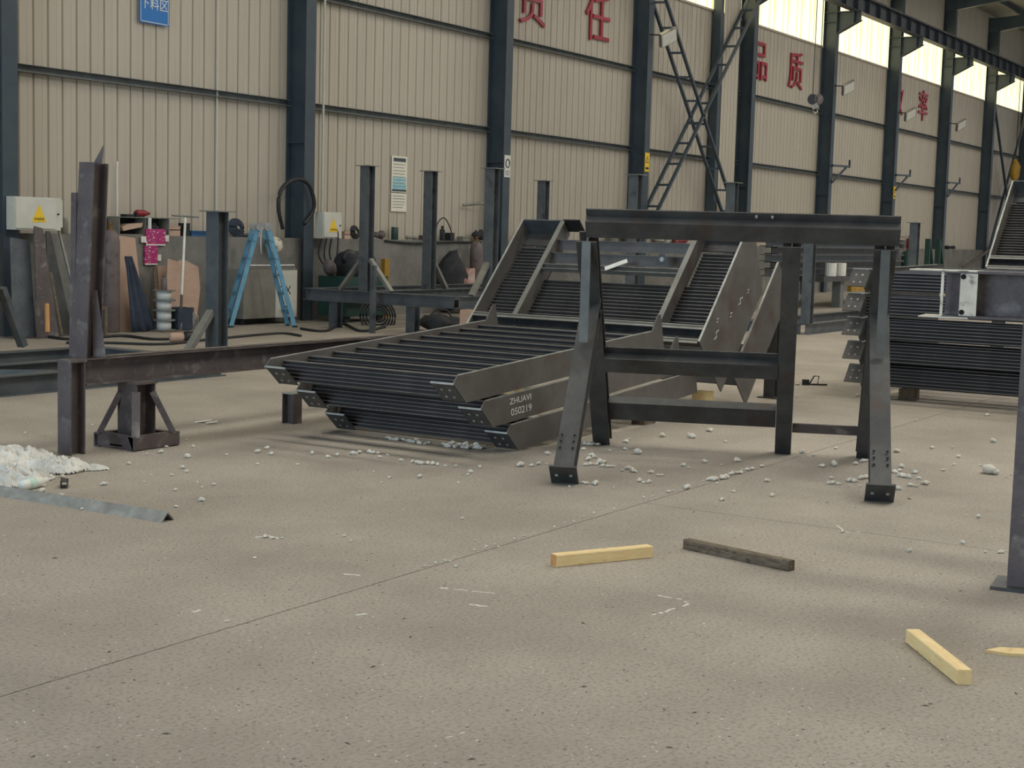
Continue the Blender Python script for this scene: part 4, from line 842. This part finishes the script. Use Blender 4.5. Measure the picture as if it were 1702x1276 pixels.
crop(900, 560, 4.906, [(45, 960, 9), (40, 1040, 5), (70, 1062, 6), (355, 880, 8), (390, 885, 9), (425, 882, 8), (460, 885, 8), (345, 920, 7), (410, 970, 9), (385, 1005, 11), (430, 985, 7), (480, 1035, 12), (510, 1030, 10), (500, 1060, 8), (450, 1045, 8), (400, 1045, 8), (360, 1050, 7), (540, 1062, 7), (565, 1062, 6), (590, 1060, 6), (690, 860, 9), (712, 838, 5), (680, 920, 8), (555, 930), (780, 955, 12), (710, 1080, 10), (660, 1095, 6), (740, 1100, 10), (765, 1105, 7), (895, 1110, 9), (950, 1133, 6), (985, 1133, 5), (800, 1180, 9), (835, 1192, 6), (875, 1190, 8), (1160, 1055, 8), (1195, 1070, 5), (1325, 1025, 8), (1190, 1240, 11), (1370, 1170, 11), (1395, 1172, 9), (1480, 1160, 11), (1500, 1155, 9), (1430, 1200, 5), (1550, 1125, 9), (440, 1205, 13), (370, 1200, 7), (340, 1195, 8), (980, 815, 9), (1215, 820, 12), (1240, 825, 9), (1375, 770, 10), (1500, 858, 6), (1470, 1047, 4), (1040, 1268, 7), (590, 1232, 4), (225, 1225, 4)])
crop(1180, 560, 4.253, [(15, 1015, 11), (40, 1010, 9), (90, 1000, 11), (115, 995, 8), (160, 970, 8), (185, 968, 6), (215, 965, 7), (265, 945, 7), (300, 938, 7), (365, 920, 7), (190, 880, 12), (400, 1022, 9), (440, 1125, 9), (165, 1095, 6), (85, 1155, 9), (655, 822, 10), (735, 842, 6), (795, 917, 9), (877, 910, 12), (860, 1003, 6), (840, 1040, 7), (870, 1042, 9), (905, 1042, 8), (985, 1022, 9), (1020, 1025, 10), (1070, 1005, 9), (1100, 1000, 11), (1030, 902, 8), (1085, 885, 8), (1105, 880, 7), (1320, 815, 8), (1350, 920, 8), (1310, 962, 9), (1340, 960, 9), (1350, 985, 10), (1330, 1078, 8), (890, 790, 6), (620, 340, 6), (1045, 418, 6), (870, 372, 3), (610, 425, 3), (985, 1055, 4), (1060, 1058, 5)])
crop(1382, 660, 3.753, [(405, 345, 8), (440, 440, 9), (395, 470, 9), (430, 495, 9), (455, 500, 10), (480, 505, 9), (520, 475, 10), (545, 510, 8), (590, 545, 12), (490, 555, 9), (525, 560, 7), (415, 578, 9), (488, 635, 5), (755, 317, 5), (790, 377, 7), (765, 425, 6), (700, 460, 7), (985, 478, 24), (930, 430, 4), (1085, 500, 4), (915, 752, 7), (840, 740, 4), (817, 915, 8), (960, 968, 5), (1055, 972, 9), (70, 843, 7), (490, 965, 8), (625, 320, 8), (1005, 282, 9), (530, 150, 4), (970, 1165/10+0, 8)])
for k in range(20): spots.append((645+k*3.6, 729+k*.55+random.uniform(-2, 2), random.uniform(5, 9)))
for k in range(26): spots.append((736+k*2.8, 741+k*.15+random.uniform(-2.5, 2.5), random.uniform(6, 12)))
for k in range(34): spots.append((690+k*16.5, 946-k*5.05+random.uniform(-2, 2), random.uniform(2.5, 5)))
crumbs = []
for s_ in range(6):
    mb = MB(); mb.blob((0, 0, .42), .5, s_*7, 8, 5, .85, .5)
    for q in range(3): a_ = random.uniform(0, 6.28); mb.blob((.42*math.cos(a_), .42*math.sin(a_), .3), random.uniform(.22, .36), s_*7+q, 6, 4, .9, .5)
    lo = min(v.z for v in mb.v)
    for v in mb.v: v.z -= lo
    crumbs.append(mb.mesh('foam_crumb', FOAM, smooth=True))
LM = [((7.3, 7.6), 'near the braced stand'), ((6.0, 6.6), 'near the plastic heap'), ((8.5, 6.3), 'before the low stair stack'), ((8.2, 4.7), 'around the foot plate beside the low stack'), ((8.7, 2.9), 'around the foot plate beside the tall stack'), ((9.6, 4.4), 'between the trestle legs'), ((8.0, 3.9), 'along the floor joint'), ((6.3, 3.9), 'along the floor joint by the timber offcuts'), ((12.5, 4.0), 'behind the trestle'), ((7.6, 2.0), 'near the footed post of the white-ended beam'), ((5.8, 5.0), 'near the angle iron end')]
for i, (x, y, sz) in enumerate(spots):
    P = F(x, y); k = sz/ppm(P)*1.05; o = place('foam_crumb', crumbs[i % 6], P, None, (0, 0, random.uniform(0, 6.28)), (k, k*random.uniform(.7, 1), k*random.uniform(.6, .9)))
    tag(o, 'large white foam lump on the floor near the footed post' if sz > 20 else ('coarse' if sz > 8.5 else 'small')+' white foam crumb on the floor '+min(LM, key=lambda l: math.hypot(P.x-l[0][0], P.y-l[0][1]))[1], 'foam', None if sz > 20 else 'foam crumbs on the floor')
# paper scraps
for i, (x, y, l_) in enumerate(((338, 702, .13), (352, 704, .09))):
    P = F(x, y); mb = MB().obox(P+Z1*.012, unit((.7, -.7, .15)), unit((.7, .7, 0)), unit((-.1, .1, 1)), l_, .05, .003); ground(mb, 'paper_scrap', PAPER, ['longer white paper scrap near the braced stand', 'shorter white paper scrap near the braced stand'][i], 'paper')
# paint streaks and dark grit lying on the slabs
def streak(pts, wd_):
    mb = MB(); P = [F(*p) for p in pts]
    for a_, b_ in zip(P[:-1], P[1:]):
        m_n = max(2, int((b_-a_).length/.018)); sd_ = unit((b_-a_).cross(Z1))
        for k in range(m_n):
            if random.random() < .22: continue
            c_ = a_+(b_-a_)*((k+.5)/m_n)+sd_*random.uniform(-.004, .004); l_ = (b_-a_).length/m_n*random.uniform(.5, .8); q = unit(b_-a_+sd_*random.uniform(-.02, .02))
            mb.prism([(math.cos(j*1.047)*l_, math.sin(j*1.047)*wd_*random.uniform(.3, .9)) for j in range(6)], c_+Z1*.0003, c_+Z1*.0014, q, Z1.cross(q))
    mb.build('paint_streak', CHALK, fl)
for pts, wd_ in (([(1082, 1023), (1100, 1018), (1125, 1010), (1148, 1002)], .012), ([(1095, 989), (1110, 993), (1132, 996)], .008), ([(1148, 1002), (1136, 1000)], .01), ([(725, 976), (745, 978)], .016), ([(755, 979), (800, 984), (822, 986)], .006), ([(780, 1004), (810, 1008)], .012), ([(425, 893), (445, 890), (462, 895)], .014), ([(558, 953), (600, 956)], .012), ([(735, 1228), (780, 1216)], .006), ([(1390, 872), (1405, 884), (1430, 884)], .008), ([(590, 1022), (610, 1020)], .01), ([(75, 1222), (110, 1218)], .006), ([(360, 1034), (380, 1030)], .008), ([(320, 1017), (335, 1014)], .01)):
    streak(pts, wd_)
mb = MB()
for k in range(900):
    x = random.uniform(0, 1702); y = random.uniform(780, 1276); P = F(x, y); a_ = random.uniform(0, 6.28); l_ = random.uniform(.003, .009)*(1 if random.random() < .95 else 2); q = V((math.cos(a_), math.sin(a_), 0)); q2 = V((-q.y, q.x, 0)); n0 = len(mb.v)
    mb.v += [P-q*l_, P+q2*l_*.35, P+q*l_, P-q2*l_*.3, P+Z1*l_*.3]; mb.f += [(n0, n0+1, n0+4), (n0+1, n0+2, n0+4), (n0+2, n0+3, n0+4), (n0+3, n0, n0+4)]
gr = mb.build('floor_grit', mat('grit', (96, 90, 82), (80, 75, 68), 20, .9)); gr['kind'] = 'stuff'; tag(gr, 'fine dark grit and chips scattered over the concrete floor', 'grit')

mb = MB()
for k in range(700):
    x = random.uniform(0, 1702); y = 700+576*random.random()**.8; P = F(x, y); a_ = random.uniform(0, 6.28); l_ = random.uniform(.002, .006); q = V((math.cos(a_), math.sin(a_), 0)); q2 = V((-q.y, q.x, 0)); n0 = len(mb.v)
    mb.v += [P-q*l_, P+q2*l_*.5, P+q*l_, P-q2*l_*.5, P+Z1*l_*.4]; mb.f += [(n0, n0+1, n0+4), (n0+1, n0+2, n0+4), (n0+2, n0+3, n0+4), (n0+3, n0, n0+4)]
gr = mb.build('pale_flecks', CHALK); gr['kind'] = 'stuff'; tag(gr, 'fine pale flecks scattered over the concrete floor', 'grit')
